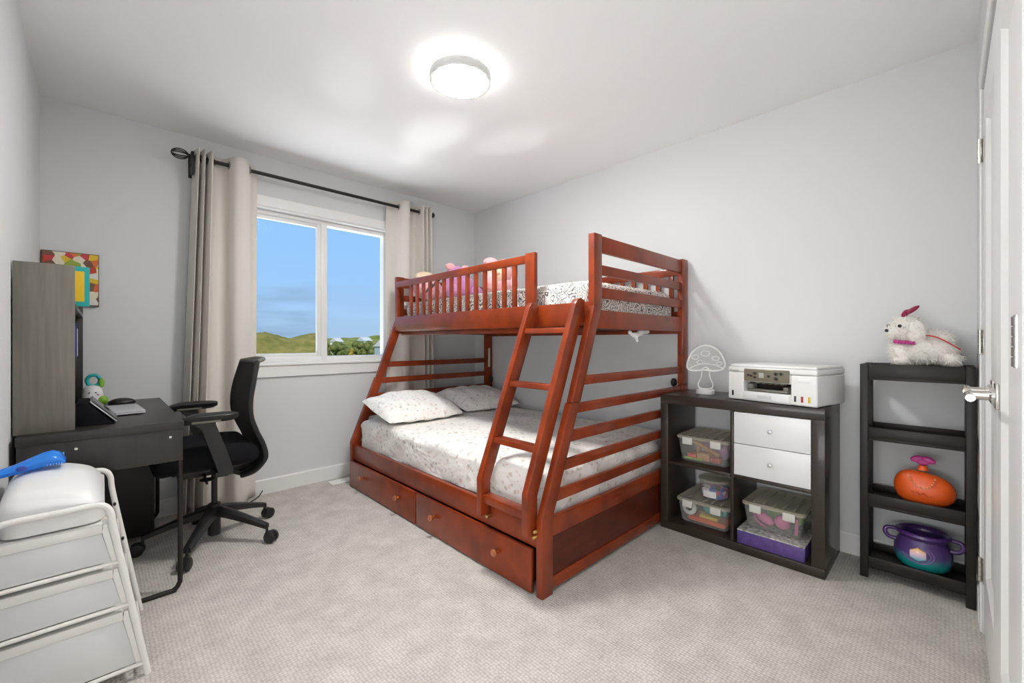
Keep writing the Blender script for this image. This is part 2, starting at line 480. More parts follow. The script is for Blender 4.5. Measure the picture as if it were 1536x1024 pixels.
# ------------------------------------------------------------------ window
def frame(mb, x0, x1, z0, z1, w, y0, y1, b=.003):
    mb.box(x0, x0+w, y0, y1, z0, z1, b).box(x1-w, x1, y0, y1, z0, z1, b)
    mb.box(x0+w, x1-w, y0, y1, z0, z0+w, b).box(x0+w, x1-w, y0, y1, z1-w, z1, b)
mb = MB(); c = .072
mb.box(WX0-c, WX0, YB-.016, YB, WZ0-.09, WZ1+c, .003).box(WX1, WX1+c, YB-.016, YB, WZ0-.09, WZ1+c, .003)
mb.box(WX0-c, WX1+c, YB-.017, YB, WZ1, WZ1+c, .003).box(WX0-c, WX1+c, YB-.017, YB, WZ0-.09, WZ0-.004, .003)
mb.box(WX0-c, WX1+c, YB-.030, YB+.06, WZ0-.006, WZ0+.010, .004)
w = struct('window_1', mb, M['trim'])
wf = MB(); frame(wf, WX0, WX1, WZ0+.008, WZ1, .045, YB+.052, YB+.118)
wf.box(WX0, WX0+.012, YB, YB+.06, WZ0, WZ1, 0).box(WX1-.012, WX1, YB, YB+.06, WZ0, WZ1, 0).box(WX0, WX1, YB, YB+.06, WZ1-.012, WZ1, 0)
wf.box(1.262, 1.312, YB+.0515, YB+.1185, WZ0+.010, WZ1-.014, .003)
part('window_frame', wf, M['white'], w)
sh = MB(); frame(sh, WX0+.04, 1.266, WZ0+.048, WZ1-.04, .032, YB+.060, YB+.09)
part('window_sash', sh, M['white'], w)
part('window_pane', MB().box(WX0+.06, 1.25, YB+.074, YB+.078, WZ0+.06, WZ1-.06, 0), M['glass'], w)
part('window_pane', MB().box(1.30, WX1-.03, YB+.096, YB+.100, WZ0+.04, WZ1-.03, 0), M['glass'], w)

# ------------------------------------------------------------------ ceiling light
LX, LY = 1.275, 1.68
t = thing('ceiling_light', 'round white flush ceiling light, switched on, with thin grey rim', 'ceiling light', (LX, LY, H))
part('base', MB().lathe([(.118, H-.022), (.118, H)], (LX, LY, 0), 48), M['glow2'], t, label='glowing back ring')
part('rim', MB().lathe([(.138, H-.060), (.150, H-.060), (.152, H-.030), (.150, H-.022), (.118, H-.022)], (LX, LY, 0), 64, c0=False, c1=True), M['rim'], t, label='grey rim')
part('diffuser', MB().lathe([(0.001, H-.066), (.08, H-.065), (.13, H-.062), (.1385, H-.056)], (LX, LY, 0), 64, c0=True, c1=False), M['glow'], t, label='glowing white diffuser')

# ------------------------------------------------------------------ curtains
RY, RZ, RR = 3.345, 2.275, .0125
t = thing('curtain_rod', 'long black metal curtain rod with cage finial above the window', 'curtain rod', (1.3, RY, RZ))
part('pole', MB().tube([(.40, RY, RZ), (2.20, RY, RZ)], RR, 14), M['blackm'], t)
fb = MB(); fx = .352
for k in range(6):
    a = PI*k/3
    fb.tube([(fx+.042*math.cos(q), RY+.030*math.sin(q)*math.cos(a), RZ+.030*math.sin(q)*math.sin(a)) for q in [PI*i/12 for i in range(13)]], .0036, 6)
fb.lathe([(.010, .392), (.014, .396), (.014, .404), (.010, .408)], (0, RY, RZ), 12, 0)
part('finial', fb, M['blackm'], t, label='wire cage finial')
part('finial', MB().ell((2.215, RY, RZ), (.020, .024, .024)), M['blackm'], t, label='ball end cap')
for bx in (.415, 2.185):
    bb = MB().tube([(bx, YB-.004, RZ-.03), (bx, RY+.03, RZ-.02), (bx, RY, RZ-.012)], .007, 8)
    bb.box(bx-.010, bx+.010, YB-.006, YB, RZ-.11, RZ+.035, .002)
    bb.box(bx-.008, bx+.008, RY-.018, RY+.02, RZ-.115, RZ+.03, .003) if bx < 1 else None
    part('bracket', bb, M['blackm'], t)

def curtain(name, label, pts, top, bot, shift, eyes):
    path = cr([(x, y, 0) for x, y in pts], 7); n = len(path)
    xs0, xs1 = pts[0][0], pts[-1][0]
    t = thing(name, label, 'curtain', ((xs0+xs1)/2, RY, bot), group='curtains on the black rod')
    def fn(u, v):
        p = path[min(n-1, int(round(u*(n-1))))]
        z = top+(bot-top)*v
        x = p.x+shift(p.x)*v + .006*nz(p.x*9, v*3, 1)*v
        y = RY+(p.y-RY)*(1-.15*v*(1-v)) + .012*nz(p.x*7, v*2.2, 4)*min(1, v*4)
        return V((x, min(y, YB-.02), z))
    mb = MB().grid(fn, n-1, 40)
    o = part('curtain_panel', mb, M['curtain'], t)
    sm = o.modifiers.new('s', 'SOLIDIFY'); sm.thickness = .0025; sm.offset = 0
    for ex, ang in eyes:
        rb = MB(); ca, sa = math.cos(ang), math.sin(ang)
        rb.tube([(ex+.022*math.cos(q)*ca, RY+.022*math.cos(q)*sa, RZ+.022*math.sin(q)) for q in [2*PI*i/20 for i in range(20)]], .0045, 6, closed=True)
        part('eyelet', rb, M['steeld'], t)
curtain('curtain', 'cream curtain left of the window, hanging to the floor behind the desk',
        [(.425, 3.395), (.445, 3.295), (.458, 3.385), (.475, 3.285), (.49, 3.385), (.512, 3.285), (.535, 3.37), (.575, 3.40), (.605, 3.375), (.618, 3.325), (.645, 3.285), (.69, 3.285), (.722, 3.32), (.738, 3.365), (.765, 3.40), (.79, 3.405)],
        2.325, .012, lambda x: -.07*max(0, (.62-x)/.2)-.01, ((.45, .4), (.482, .5), (.52, .5), (.612, 1.7), (.732, 1.5)))
curtain('curtain', 'cream curtain right of the window, hanging behind the bunk bed',
        [(1.775, 3.405), (1.82, 3.395), (1.855, 3.36), (1.875, 3.31), (1.90, 3.285), (1.935, 3.285), (1.955, 3.31), (1.975, 3.37), (2.01, 3.40), (2.05, 3.395), (2.07, 3.345), (2.088, 3.29), (2.105, 3.385), (2.125, 3.285), (2.145, 3.385), (2.165, 3.285), (2.185, 3.36), (2.195, 3.39)],
        2.325, .012, lambda x: .03*max(0, (x-1.95)/.2), ((1.862, 1.5), (1.962, 1.5), (2.07, 1.5), (2.10, .5), (2.135, .5), (2.175, .5)))

# ------------------------------------------------------------------ floor vent and cable
mb = MB().box(1.27, 1.57, 3.275, 3.375, 0, .006, .002)
for k in range(12):
    mb.box(1.285+k*.0225, 1.297+k*.0225, 3.29, 3.36, .006, .0085, 0)
tag(part('floor_vent', mb, M['trim'], loc=(1.42, 3.325, 0)), 'white metal floor vent in the carpet by the back baseboard', 'floor vent')
tag(part('power_cord', MB().tube(cr([(.60, 3.40, .006), (.66, 3.33, .006), (.72, 3.31, .006), (.79, 3.38, .006), (.83, 3.425, .03)]), .004, 6), M['black'], loc=(.7, 3.35, 0)),
    'thin black power cord on the carpet at the foot of the left curtain', 'cord')

# ------------------------------------------------------------------ bunk bed
BA0, BA1, BB0, BB1 = 1.197, 1.234, 3.15, 3.187
BXB0, BXB1 = 2.705, 2.782
def shear(p): return V((p.x+(p.y-1.235)*.0104*max(0, min(1, (2.7-p.x)/.9)), p.y, p.z))
bed = thing('bunk_bed', 'cherry brown wooden bunk bed with slanted end posts, ladder and two drawers', 'bunk bed', (2.05, 2.19, 0))
def bp(name, mb, m=None, parent=None, label=None): return part(name, mb, m or M['wood'], parent or bed, label=label)
def nb():
    m = MB(); m.xf = shear; return m
def xi(z): return 1.412+.403*max(0, z-.33)
for y0, y1 in ((BA0, BA1), (BB0, BB1)):
    bp('front_post', nb().prism([(1.341, 0), (1.341, .332), (1.538, .818), (1.606, .818), (1.412, .33), (1.412, 0)], 1, y0, y1, .004))
    bp('upper_front_post', nb().prism([(1.547, .8185), (1.733-.013, 1.277), (1.72, 1.632), (1.787, 1.632), (1.787, 1.275), (1.611, .8185)], 1, y0, y1, .004))
    bp('back_post', nb().box(BXB0, BXB1, y0, y1, 0, .818, .004))
    bp('upper_back_post', nb().box(BXB0, BXB1, y0, y1, .820, 1.637, .004))
    ym = (y0+y1)/2
    for z0, z1 in ((.392, .440), (.518, .565), (.640, .689), (.766, .811), (.894, .938), (1.165, 1.257), (1.318, 1.371), (1.434, 1.483), (1.545, 1.628)):
        x0 = xi(z0)-.012 if z1 < 1.28 else 1.775
        bp('end_rail', nb().prism([(x0, z0), (min(1.775, xi(z1)-.012) if z1 < 1.28 else 1.775, z1), (BXB0+.005, z1), (BXB0+.005, z0)], 1, ym-.011, ym+.011, .003))
    bp('end_panel', nb().box(1.40, BXB0+.005, ym-.006, ym+.006, .06, .26, 0), M['wood_dark'])
    bp('end_panel_rail', nb().box(1.40, BXB0+.005, ym-.013, ym+.013, .25, .331, .003))
    bp('end_panel_rail', nb().box(1.40, BXB0+.005, ym-.013, ym+.013, .018, .072, .003))
# lower level
bp('side_rail', nb().box(1.352, 1.378, BA1, BB0, .205, .318, .004))
bp('back_side_rail', nb().box(2.74, 2.765, BA1, BB0, .205, .318, .004))
bp('mattress_base', nb().box(1.379, 2.739, BA1, BB0, .285, .302, 0), M['wood_dark'])
for y0, y1, ks in ((1.255, 2.208, (1.475, 2.016)), (2.217, 3.165, (2.42, 2.94))):
    d = bp('drawer', nb().box(1.334, 1.352, y0, y1, .008, .200, .005))
    bx = nb().box(1.3525, 2.0, y0+.03, y1-.03, .03, .046, 0)
    bx.box(1.3525, 2.0, y0+.03, y0+.045, .046, .17, 0).box(1.3525, 2.0, y1-.045, y1-.03, .046, .17, 0).box(1.985, 2.0, y0+.045, y1-.045, .046, .17, 0)
    part('drawer_box', bx, M['wood_dark'], d)
    for ky in ks:
        kb = nb().lathe([(.008, 0), (.0075, -.010), (.016, -.018), (.0185, -.024), (.016, -.030), (.006, -.033)], (1.334, ky, .115), 20, 0)
        part('knob', kb, M['knobw'], d, label='round wooden knob')
# upper level
bp('upper_side_rail', nb().box(1.725, 1.755, BA1, BB0, 1.178, 1.298, .003))
bp('side_ledger', nb().box(1.757, 1.787, BA1, BB0, 1.150, 1.177, .002))
bp('back_upper_rail', nb().box(2.745, 2.772, BA1, BB0, 1.178, 1.298, .003))
bp('back_ledger', nb().box(2.713, 2.743, BA1, BB0, 1.150, 1.177, .002))
for k in range(12):
    y = 1.30+k*.162
    bp('bed_slat', nb().box(1.757, 2.744, y, y+.07, 1.1775, 1.188, .001), M['wood_dark'])
GX0, GX1 = 1.700, 1.724
g = bp('guard_rail', nb().box(GX0, GX1, 1.648, 3.148, 1.538, 1.584, .004))
part('guard_stile', nb().box(GX0-.003, GX1+.001, 1.577, 1.650, 1.20, 1.592, .005), M['wood'], g)
part('guard_stile', nb().box(GX0, GX1, 3.105, 3.148, 1.299, 1.5375, .003), M['wood'], g)
part('guard_bottom_rail', nb().box(GX0, GX1, 1.650, 3.148, 1.182, 1.299, .004), M['wood'], g)
for k in range(14):
    y = 1.747+k*.0893
    part('guard_slat', nb().box(GX0+.004, GX1-.004, y-.016, y+.016, 1.2995, 1.5378, .002), M['wood'], g)
g = bp('back_guard_rail', nb().box(2.750, 2.772, BA1, 1.92, 1.538, 1.590, .003))
for k in range(7):
    y = 1.30+k*.094
    part('guard_slat', nb().box(2.754, 2.768, y-.016, y+.016, 1.2985, 1.5375, .002), M['wood'], g)
# ladder
lad = bp('ladder', nb().prism([(1.290, .268), (1.290, .445), (1.628, 1.285), (1.646, 1.306), (1.672, 1.312), (1.700, 1.300), (1.700, 1.195), (1.668, 1.190), (1.356, .430), (1.356, .268)], 1, 1.238, 1.272, .004))
part('stringer', nb().prism([(1.290, .268), (1.290, .445), (1.628, 1.285), (1.646, 1.306), (1.672, 1.312), (1.697, 1.300), (1.697, 1.195), (1.668, 1.190), (1.352, .430), (1.352, .268)], 1, 1.545, 1.579, .004), M['wood'], lad)
for z in (.620, .887, 1.155):
    x = 1.290+.403*(z-.445)
    part('rung', nb().prism([(x+.010, z-.014), (x+.018, z+.013), (x+.066, z+.013), (x+.056, z-.014)], 1, 1.2715, 1.5455, .002), M['wood'], lad)
part('rung', nb().box(1.300, 1.350, 1.2715, 1.5455, .333, .372, .003), M['wood'], lad)
for y, z in ((1.538, .262), (1.232, .262), (1.232, .285)):
    part('hook_screw', MB().lathe([(.006, 1.320), (.009, 1.324), (.009, 1.350)], (0, y, z), 10, 0), M['brass'], lad, label='brass hook screw')
# small fittings
tb = MB().box(2.729, 2.751, 3.145, 3.1495, .85, 1.035, .0005)
bp('care_label', tb, mat('paper_label', (226, 222, 196), .7), label='white paper label on the back post')
bp('corner_bumper', MB().ell((2.70, 1.255, .832), (.028, .018, .028)), M['black'], label='round black knob on the end rail')
bp('corner_bumper', MB().ell((2.755, 3.135, .73), (.018, .014, .04)), M['black'], label='black clip on the back post')

# lower mattress
def sheet_fn(hx, hy, hz, amp):
    def fn(p, d):
        side = math.sqrt(d.x*d.x+d.y*d.y)
        if d.z < -.02 and side > .05:
            p = p+V((d.x/side-d.x, d.y/side-d.y, 0))*.05; p.z -= .012
        if d.z > .3:
            p = p+V((0, 0, amp*(1.2*nz(p.x*2.2, p.y*2.0, 3)+.5*nz(p.x*6, p.y*5, 9))))
            p.z += .02*(1-(p.x/hx)**2)*(1-(p.y/hy)**2)
        if side > .4:
            a = p.y if abs(d.x) > abs(d.y) else p.x
            wv = math.sin((a*2.2+.35*nz(a*2, p.z*3, 2)+p.z*1.6)*9)+.7*nz(a*9, p.z*5, 7)
            k = amp*.75*wv*(1-min(1, abs(p.z)/hz)*.4)
            p = p+V((d.x*k, d.y*k, 0))
        return p
    return fn
mt = part('mattress', MB().rcube((2.057, 2.192, .411), (.645, .936, .096), .05, 74, sheet_fn(.645, .936, .096, .013)), M['floral'], loc=(2.045, 2.19, .302))
tag(mt, 'wide lower bunk mattress in a white floral fitted sheet', 'mattress')
mt2 = part('mattress', MB().rcube((2.250, 2.19, 1.313), (.462, .93, .108), .06, 56, sheet_fn(.462, .93, .108, .005)), M['paisley'], loc=(2.245, 2.19, 1.19))
tag(mt2, 'upper bunk mattress in a black and white paisley sheet', 'mattress')

def pillow(label, c, hx, hy, T, rz, tilt, seed):
    R = Matrix.Rotation(rz, 3, 'Z') @ Matrix.Rotation(tilt, 3, 'X')
    mb = MB()
    for sg in (1, -1):
        def fn(u, v):
            a, b = 2*u-1, 2*v-1
            x = hx*a*(1-.03*(1-b*b))*(1-.05*b*b*a*a); y = hy*b*(1-.05*(1-a*a))*(1-.06*b*b*a*a)
            e = max(0, (1-abs(a)**2.6))**.55*max(0, (1-abs(b)**2.6))**.55
            z = sg*T*e*(1 if sg > 0 else .5)
            w = e*(.010*nz(x*9, y*9, seed)+.018*nz(x*4+y*3, y*4, seed+3))
            edge = (1-e)
            w += .008*math.sin(a*14+seed)*edge*e*2
            return V(c)+R @ V((x, y, z+w*sg))
        mb.grid(fn, 48, 36)
    tag(part('pillow', mb, M['floral'], loc=c), label, 'pillow', 'floral pillows on the lower bunk')
pillow('white floral pillow at the outer side of the lower bunk, nearest the window', (1.715, 2.85, .598), .325, .25, .098, -.03, .22, 1)
pillow('white floral pillow on the wall side of the lower bunk', (2.385, 2.885, .598), .32, .24, .090, .02, .24, 5)

# white cloth tie below upper bunk end
cb = MB()
cpath = cr([(2.13, 1.250, 1.158), (2.15, 1.245, 1.142), (2.19, 1.240, 1.136), (2.24, 1.242, 1.150), (2.30, 1.246, 1.156), (2.36, 1.25, 1.158)], 6)
cb.tube(cpath, .02, 8, rfn=lambda t: .006+.010*math.sin(PI*t)+.003*math.sin(t*23))
cb.tube(cr([(2.19, 1.236, 1.140), (2.175, 1.230, 1.118), (2.185, 1.228, 1.100)], 5), .012, 8, rfn=lambda t: .011-.005*t)
tag(part('cloth_tie', cb, M['white'], loc=(2.25, 1.25, 1.1)), 'white cloth hanging below the rail of the upper bunk', 'cloth')

# ------------------------------------------------------------------ plush toys on the upper bunk
ZU = 1.442
def plush(name, label, loc, body, parts):
    t = thing(name, label, 'plush toy', loc, group=None)
    mb = MB()
    for c, r, *ro in body:
        mb.ell(V(loc)+V(c), r, 24, 14, rot=ro[0] if ro else None)
    return t, mb
loc = (1.92, 2.965, ZU)
t, mb = plush('zebra_plush', 'pink plush toy with cream back and black stripes beside the window end', loc,
              [((0, 0, .085), (.115, .11, .09)), ((-.10, -.03, .08), (.06, .06, .06)), ((.10, -.05, .06), (.06, .06, .055))], 0)
part('body', mb, M['pinkfur'], t)
part('back_patch', MB().ell(V(loc)+V((-.01, .03, .165)), (.10, .085, .065)).ell(V(loc)+V((-.07, 0, .17)), (.05, .05, .045)), M['cream'], t, label='cream back')
for k in range(5):
    sb = MB(); a = -.075+k*.028
    sb.tube([V(loc)+V((a+.02*q, -.115+abs(a)*.18+.004*abs(q), .035+.022*k+.028*q+.03)) for q in (-1, -.5, 0, .5, 1)], .0055, 6)
    part('stripe', sb, M['black'], t, label='black stripe')
loc = (2.05, 2.73, ZU)
t, mb = plush('plush_animal', 'mauve round plush toy with pale ears, middle of the three on the upper bunk', loc,
              [((0, 0, .10), (.135, .12, .105)), ((.0, .01, .175), (.105, .10, .085)), ((-.11, -.07, .05), (.06, .07, .05)), ((.10, -.09, .05), (.06, .07, .05))], 0)
part('body', mb, M['mauve'], t)
for sx in (-1, 1):
    part('ear', MB().ell(V(loc)+V((sx*.075, .0, .245)), (.045, .022, .030)), M['pinkfur'], t, label='pale pink ear')
loc = (2.08, 2.30, ZU)
t, mb = plush('plush_doll', 'pink plush doll with cream face and black eyes, nearest the ladder', loc,
              [((0, 0, .075), (.11, .10, .08)), ((0, 0, .15), (.125, .10, .095)), ((-.10, -.05, .09), (.045, .05, .06)), ((.10, -.06, .09), (.045, .05, .06)), ((-.06, 0, .228), (.06, .045, .035)), ((.07, 0, .235), (.055, .045, .035))], 0)
part('body', mb, M['pinkfur'], t)
fd = V((-.65, -.72, 0)).normalized(); fs = V((fd.y, -fd.x, 0))
fc = V(loc)+fd*.062+V((0, 0, .15))
part('face', MB().ell(fc, (.078, .074, .07)), M['cream'], t, label='cream face')
for sx in (-1, 1):
    part('eye', MB().ell(fc+fd*.066+fs*(sx*.027)+V((0, 0, .030)), (.009, .009, .010)), M['dark'], t)
part('mouth', MB().tube([fc+fd*.075+fs*(.02*q)+V((0, 0, -.015-.006*(1-q*q))) for q in (-1, -.5, 0, .5, 1)], .003, 6), M['red'], t)

# ------------------------------------------------------------------ desk + hutch
dk = thing('desk', 'black brown wooden desk with metal sled legs in the left corner', 'desk', (.0, 2.9, 0))
part('desk_top', MB().box(XL+.015, .262, 2.345, 3.43, .716, .750, .002), M['desk'], dk)
part('side_panel', MB().box(XL+.018, .258, 2.350, 2.370, .578, .7155, .001), M['desk'], dk)
part('side_panel', MB().box(XL+.018, .258, 3.405, 3.425, .578, .7155, .001), M['desk'], dk)
part('back_panel', MB().box(XL+.018, XL+.036, 2.3705, 3.4045, .50, .7155, .001), M['desk'], dk)
part('front_rail', MB().box(.236, .256, 2.3705, 3.4045, .66, .7155, .001), M['desk'], dk)
pd = part('drawer_pedestal', MB().box(XL+.04, .215, 3.12, 3.40, .02, .6595, .003), M['black'], dk)
part('sled_leg', MB().tube(cr([(.250, 2.362, .577), (.250, 2.362, .30), (.250, 2.362, .075), (.246, 2.362, .035), (.228, 2.362, .013), (.19, 2.362, .010), (-.20, 2.362, .010), (-.214, 2.362, .04), (-.215, 2.362, .577)], 6), .0095, 10), M['blackm'], dk)
part('sled_leg', MB().tube(cr([(.250, 3.415, .577), (.250, 3.415, .30), (.250, 3.415, .075), (.246, 3.415, .035), (.228, 3.415, .013), (.19, 3.415, .010), (-.20, 3.415, .010), (-.214, 3.415, .04), (-.215, 3.415, .577)], 6), .0095, 10), M['blackm'], dk)
for px in (.215, -.07):
    part('bolt', MB().lathe([(.005, 2.3475), (.005, 2.3505)], (px, 0, .685), 12, 1), M['steel'], dk, label='steel bolt')

hu = thing('desk_hutch', 'tall black brown open shelf unit standing on the desk against the left wall', 'shelf unit', (-.155, 2.9, .750))
hx0, hx1 = XL+.004, -.075
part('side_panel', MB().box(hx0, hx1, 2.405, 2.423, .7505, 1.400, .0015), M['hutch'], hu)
part('side_panel', MB().box(hx0, hx1, 3.405, 3.423, .7505, 1.400, .0015), M['desk'], hu)  # far panel and shelves use darker veneer: inner shade put into the colour
part('back_panel', MB().box(hx0, hx0+.008, 2.4235, 3.4045, .7505, 1.34, 0), M['desk'], hu)
part('shelf', MB().box(hx0+.0085, hx1, 2.4235, 3.4045, 1.235, 1.253, .001), M['desk'], hu)
part('shelf', MB().box(hx0+.0085, hx1-.025, 2.4235, 3.4045, 1.00, 1.018, .001), M['desk'], hu)

def book(label, x0, x1, y0, y1, z0, z1, cover, group=None, panel=None):
    t = thing('book', label, 'book', ((x0+x1)/2, (y0+y1)/2, z0), group=group)
    c = MB().box(x0, x1, y0, y0+.002, z0, z1, 0).box(x0, x1, y1-.002, y1, z0, z1, 0).box(x0, x0+.002, y0+.002, y1-.002, z0, z1, 0)
    part('cover', c, cover, t)
    part('pages', MB().box(x0+.002, x1-.002, y0+.002, y1-.002, z0+.002, z1-.003, 0), M['white'], t)
    if panel: part('cover_picture', MB().box(x0+.015, x1-.016, y0-.0006, y0-.0001, z0+.02, z1-.02, 0), panel, t, label='yellow cover panel')
G = 'books in the upper hutch'
book('teal book with yellow cover panel sticking out of the hutch top shelf', -.150, -.037, 2.62, 2.645, 1.2535, 1.424, M['teal'], G, M['yellow'])
book('red book right behind the teal book on the hutch', -.21, -.072, 2.66, 2.685, 1.2535, 1.40, M['red'], G)
book('blue book behind the red one on the hutch', -.21, -.080, 2.70, 2.72, 1.2535, 1.41, M['bluep'], G)
book('blue book standing on the lower hutch shelf at the far end', -.21, -.096, 3.30, 3.33, 1.0185, 1.20, M['bluep'], 'books in the lower hutch')
book('white book standing beside the blue book at the far end of the hutch', -.21, -.094, 3.34, 3.365, 1.0185, 1.17, M['drawerw'], 'books in the lower hutch')

# canvas on the back wall
pc = thing('canvas_picture', 'colourful patchwork canvas on the back wall beyond the hutch', 'picture', (-.122, YB, 1.30))
part('canvas_edge', MB().box(-.235, -.010, YB-.022, YB-.0005, 1.303, 1.600, .001), mat('canvas_edge', (92, 78, 62), .7), pc)
part('canvas_print', MB().box(-.230, -.013, YB-.0235, YB-.0222, 1.308, 1.596, 0),
     mat_patch('patchwork_print', [(196, 60, 40), (228, 190, 40), (230, 225, 215), (222, 110, 50), (150, 170, 50), (200, 60, 70), (120, 84, 60), (235, 225, 200)], 26, .4), pc)

# bunny cup
loc = (-.035, 3.27, .750)
bn = thing('bunny_figure', 'white bunny shaped figure with teal and green ears behind the tablet', 'figurine', loc)
L = V(loc)
part('body', MB().lathe([(.030, .001), (.042, .012), (.044, .05), (.040, .085), (.026, .105), (.004, .112)], L, 24), M['white'], bn)
ring = MB().tube([L+V((.004+.026*math.cos(q), 0, .135+.030*math.sin(q))) for q in [2*PI*i/20 for i in range(20)]], .009, 8, closed=True)
part('ear', ring, M['teal'], bn, label='teal ring shaped ear')
part('ear', MB().ell(L+V((.036, -.008, .122)), (.012, .008, .026)), M['green'], bn, label='green inner ear')
part('ball', MB().ell(L+V((.040, -.022, .026)), (.024, .024, .025)), M['green'], bn, label='green ball')
for q in (-.012, .014):
    part('eye', MB().ell(L+V((q, -.041, .072)), (.005, .004, .003)), M['grey'], bn)
part('cheek', MB().ell(L+V((.022, -.038, .06)), (.005, .004, .004)), M['pink'], bn)

# tablet in folio
tb = thing('tablet', 'black tablet propped in a folded folio case beside the hutch', 'tablet', (.0, 2.58, .750))
def sl(x0, z0, x1, z1, t0, t1, y0, y1):
    d = V((x1-x0, 0, z1-z0)).normalized(); n = V((-d.z, 0, d.x))
    a = V((x0, 0, z0)); b = V((x1, 0, z1))
    q = [a+n*t0, b+n*t0, b+n*t1, a+n*t1]
    return MB().prism([(p.x, p.z) for p in q], 1, y0, y1, .001)
part('tablet_body', sl(.045, .757, -.036, .848, -.006, -.001, 2.476, 2.70), M['silver'], tb, label='silver tablet edge')
part('tablet_screen', sl(.043, .758, -.035, .847, -.0085, -.0063, 2.478, 2.697), M['dark'], tb)
part('folio_case', MB().prism([(-.073, .7505), (-.073, .846), (-.040, .846), (.036, .756), (.042, .7505)], 1, 2.478, 2.697, .002), M['blackf'], tb)

# laptop
lp = thing('laptop', 'silver closed laptop lying on the desk', 'laptop', (.035, 2.86, .750), .06)
part('laptop_base', MB().box(-.11, .11, -.16, .16, .0045, .013, .003), M['silver'], lp, W=False)
part('laptop_lid', MB().box(-.11, .11, -.16, .16, .0135, .019, .003), M['silver'], lp, W=False)
part('foot', MB().box(-.09, .09, -.145, -.125, 0.0005, .0046, .001), M['black'], lp, W=False)
part('foot', MB().box(-.09, .09, .125, .145, 0.0005, .0046, .001), M['black'], lp, W=False)
ms = part('computer_mouse', MB().ell((.082, 3.19, .762), (.058, .036, .026), fn=lambda d: 1 if d.z > -.45 else .8), M['black'], loc=(.082, 3.19, .750))
tag(ms, 'black rounded computer mouse on the desk behind the laptop', 'mouse')

# ------------------------------------------------------------------ office chair
CX, CY = .449, 2.828
ch = thing('office_chair', 'black swivel office chair with mesh back and armrests at the desk', 'office chair', (CX, CY, 0), 0)
def cp(name, mb, m, parent=None, label=None): return part(name, mb, m, parent or ch, W=False, label=label)
cp('column', MB().lathe([(.028, .035), (.030, .04), (.030, .205), (.022, .21)], n=20).lathe([(.0145, .205), (.0145, .40)], n=16), M['black'])
for k in range(5):
    a = math.radians(240+72*k); ca, sa = math.cos(a), math.sin(a)
    def rot(p, ca=ca, sa=sa): return V((p.x*ca-p.y*sa, p.x*sa+p.y*ca, p.z))
    mb = MB(); mb.xf = rot
    rings = []
    for s_ in (0, .2, .4, .6, .8, .95, 1):
        x = .02+.285*s_; w = .027-.011*s_; zc = .168-.078*s_**1.25; hh = .024-.011*s_
        rings.append([V((x, w, zc-hh)), V((x, w, zc+hh*.6)), V((x, w*.5, zc+hh)), V((x, -w*.5, zc+hh)), V((x, -w, zc+hh*.6)), V((x, -w, zc-hh))])
    mb.loft(rings)
    lg = cp('base_leg', mb, M['black'])
    cb = MB(); cb.xf = rot
    r = .031
    for sy in (-1, 1):
        cb.lathe([(r-.006, sy*.006), (r, sy*.010), (r, sy*.021), (r-.008, sy*.026), (.004, sy*.027)], (.327, 0, r+.001), 24, 1)
    cb.lathe([(.007, .03), (.007, .098)], (.303, 0, 0), 10)
    cb.lathe([(.027, -.007), (.027, .007)], (.318, 0, r+.006), 20, 1)
    part('caster', cb, M['black'], lg, W=False)
cp('seat_mechanism', MB().box(-.17, .12, -.09, .09, .385, .432, .012).box(-.20, .10, -.15, .15, .425, .445, .006).tube([(-.06, -.10, .40), (-.07, -.22, .395), (-.07, -.25, .39)], .006, 8).lathe([(.03, .372), (.035, .378), (.0, .385)], (-.05, -.12, 0), 16), M['black'])
def seat_fn(p, d):
    p = p.copy()
    if p.z > 0: p.z += .014*(1-(p.x/.23)**2)-.012*max(0, 1-(p.y/.2)**2)*.6
    k = 1-.10*max(0, -p.x/.23)
    p.y *= k
    if p.x < -.1: p.z -= .020*((-.1-p.x)/.13)**2
    return p
cp('seat', MB().rcube((-.050, 0, .497), (.225, .235, .054), .048, 22, seat_fn), M['blackf'])
prof = cr([(.105, 0, .362), (.165, 0, .39), (.205, 0, .460), (.198, 0, .535), (.165, 0, .62), (.142, 0, .70), (.142, 0, .79), (.160, 0, .89), (.182, 0, .985)], 6)
npf = len(prof)
def backpt(u, v):
    p = prof[min(npf-1, int(round(v*(npf-1))))]
    y = (2*u-1)
    hw = .205+.02*math.sin(PI*min(1, v*1.1))-.03*max(0, v-.85)/.15
    if v < .25: hw = .12+(hw-.12)*(v/.25)
    return V((p.x-.014*abs(y)**2.2*min(1, v*2.2), y*hw, p.z))
o = cp('backrest', MB().grid(backpt, 20, npf-1), M['mesh'])
sm = o.modifiers.new('s', 'SOLIDIFY'); sm.thickness = .016; sm.offset = 0
fr = [backpt(0, j/(npf-1)) for j in range(npf)]+[backpt(i/14, 1) for i in range(1, 14)]+[backpt(1, 1-j/(npf-1)) for j in range(npf)]
def wide(mb, path, rx, ry):
    mb.tube(path, rx, 8)
fbm = MB(); fbm.tube(fr, .013, 8)
fo = cp('back_frame', fbm, M['black'])
cp('back_top_lip', MB().tube(cr([(.165, -.16, .985), (.215, -.10, .998), (.225, 0, 1.0), (.215, .10, .998), (.165, .16, .985)], 6), .012, 8), M['grey'], label='grey top lip')
cp('back_bracket', MB().loft([[V((x, y, z)) for y, z in ((-w, zz-.012), (w, zz-.012), (w, zz+.012), (-w, zz+.012))] for x, zz, w in ((-.02, .405, .05), (.06, .385, .055), (.11, .364, .085), (.16, .388, .11))]), M['black'])
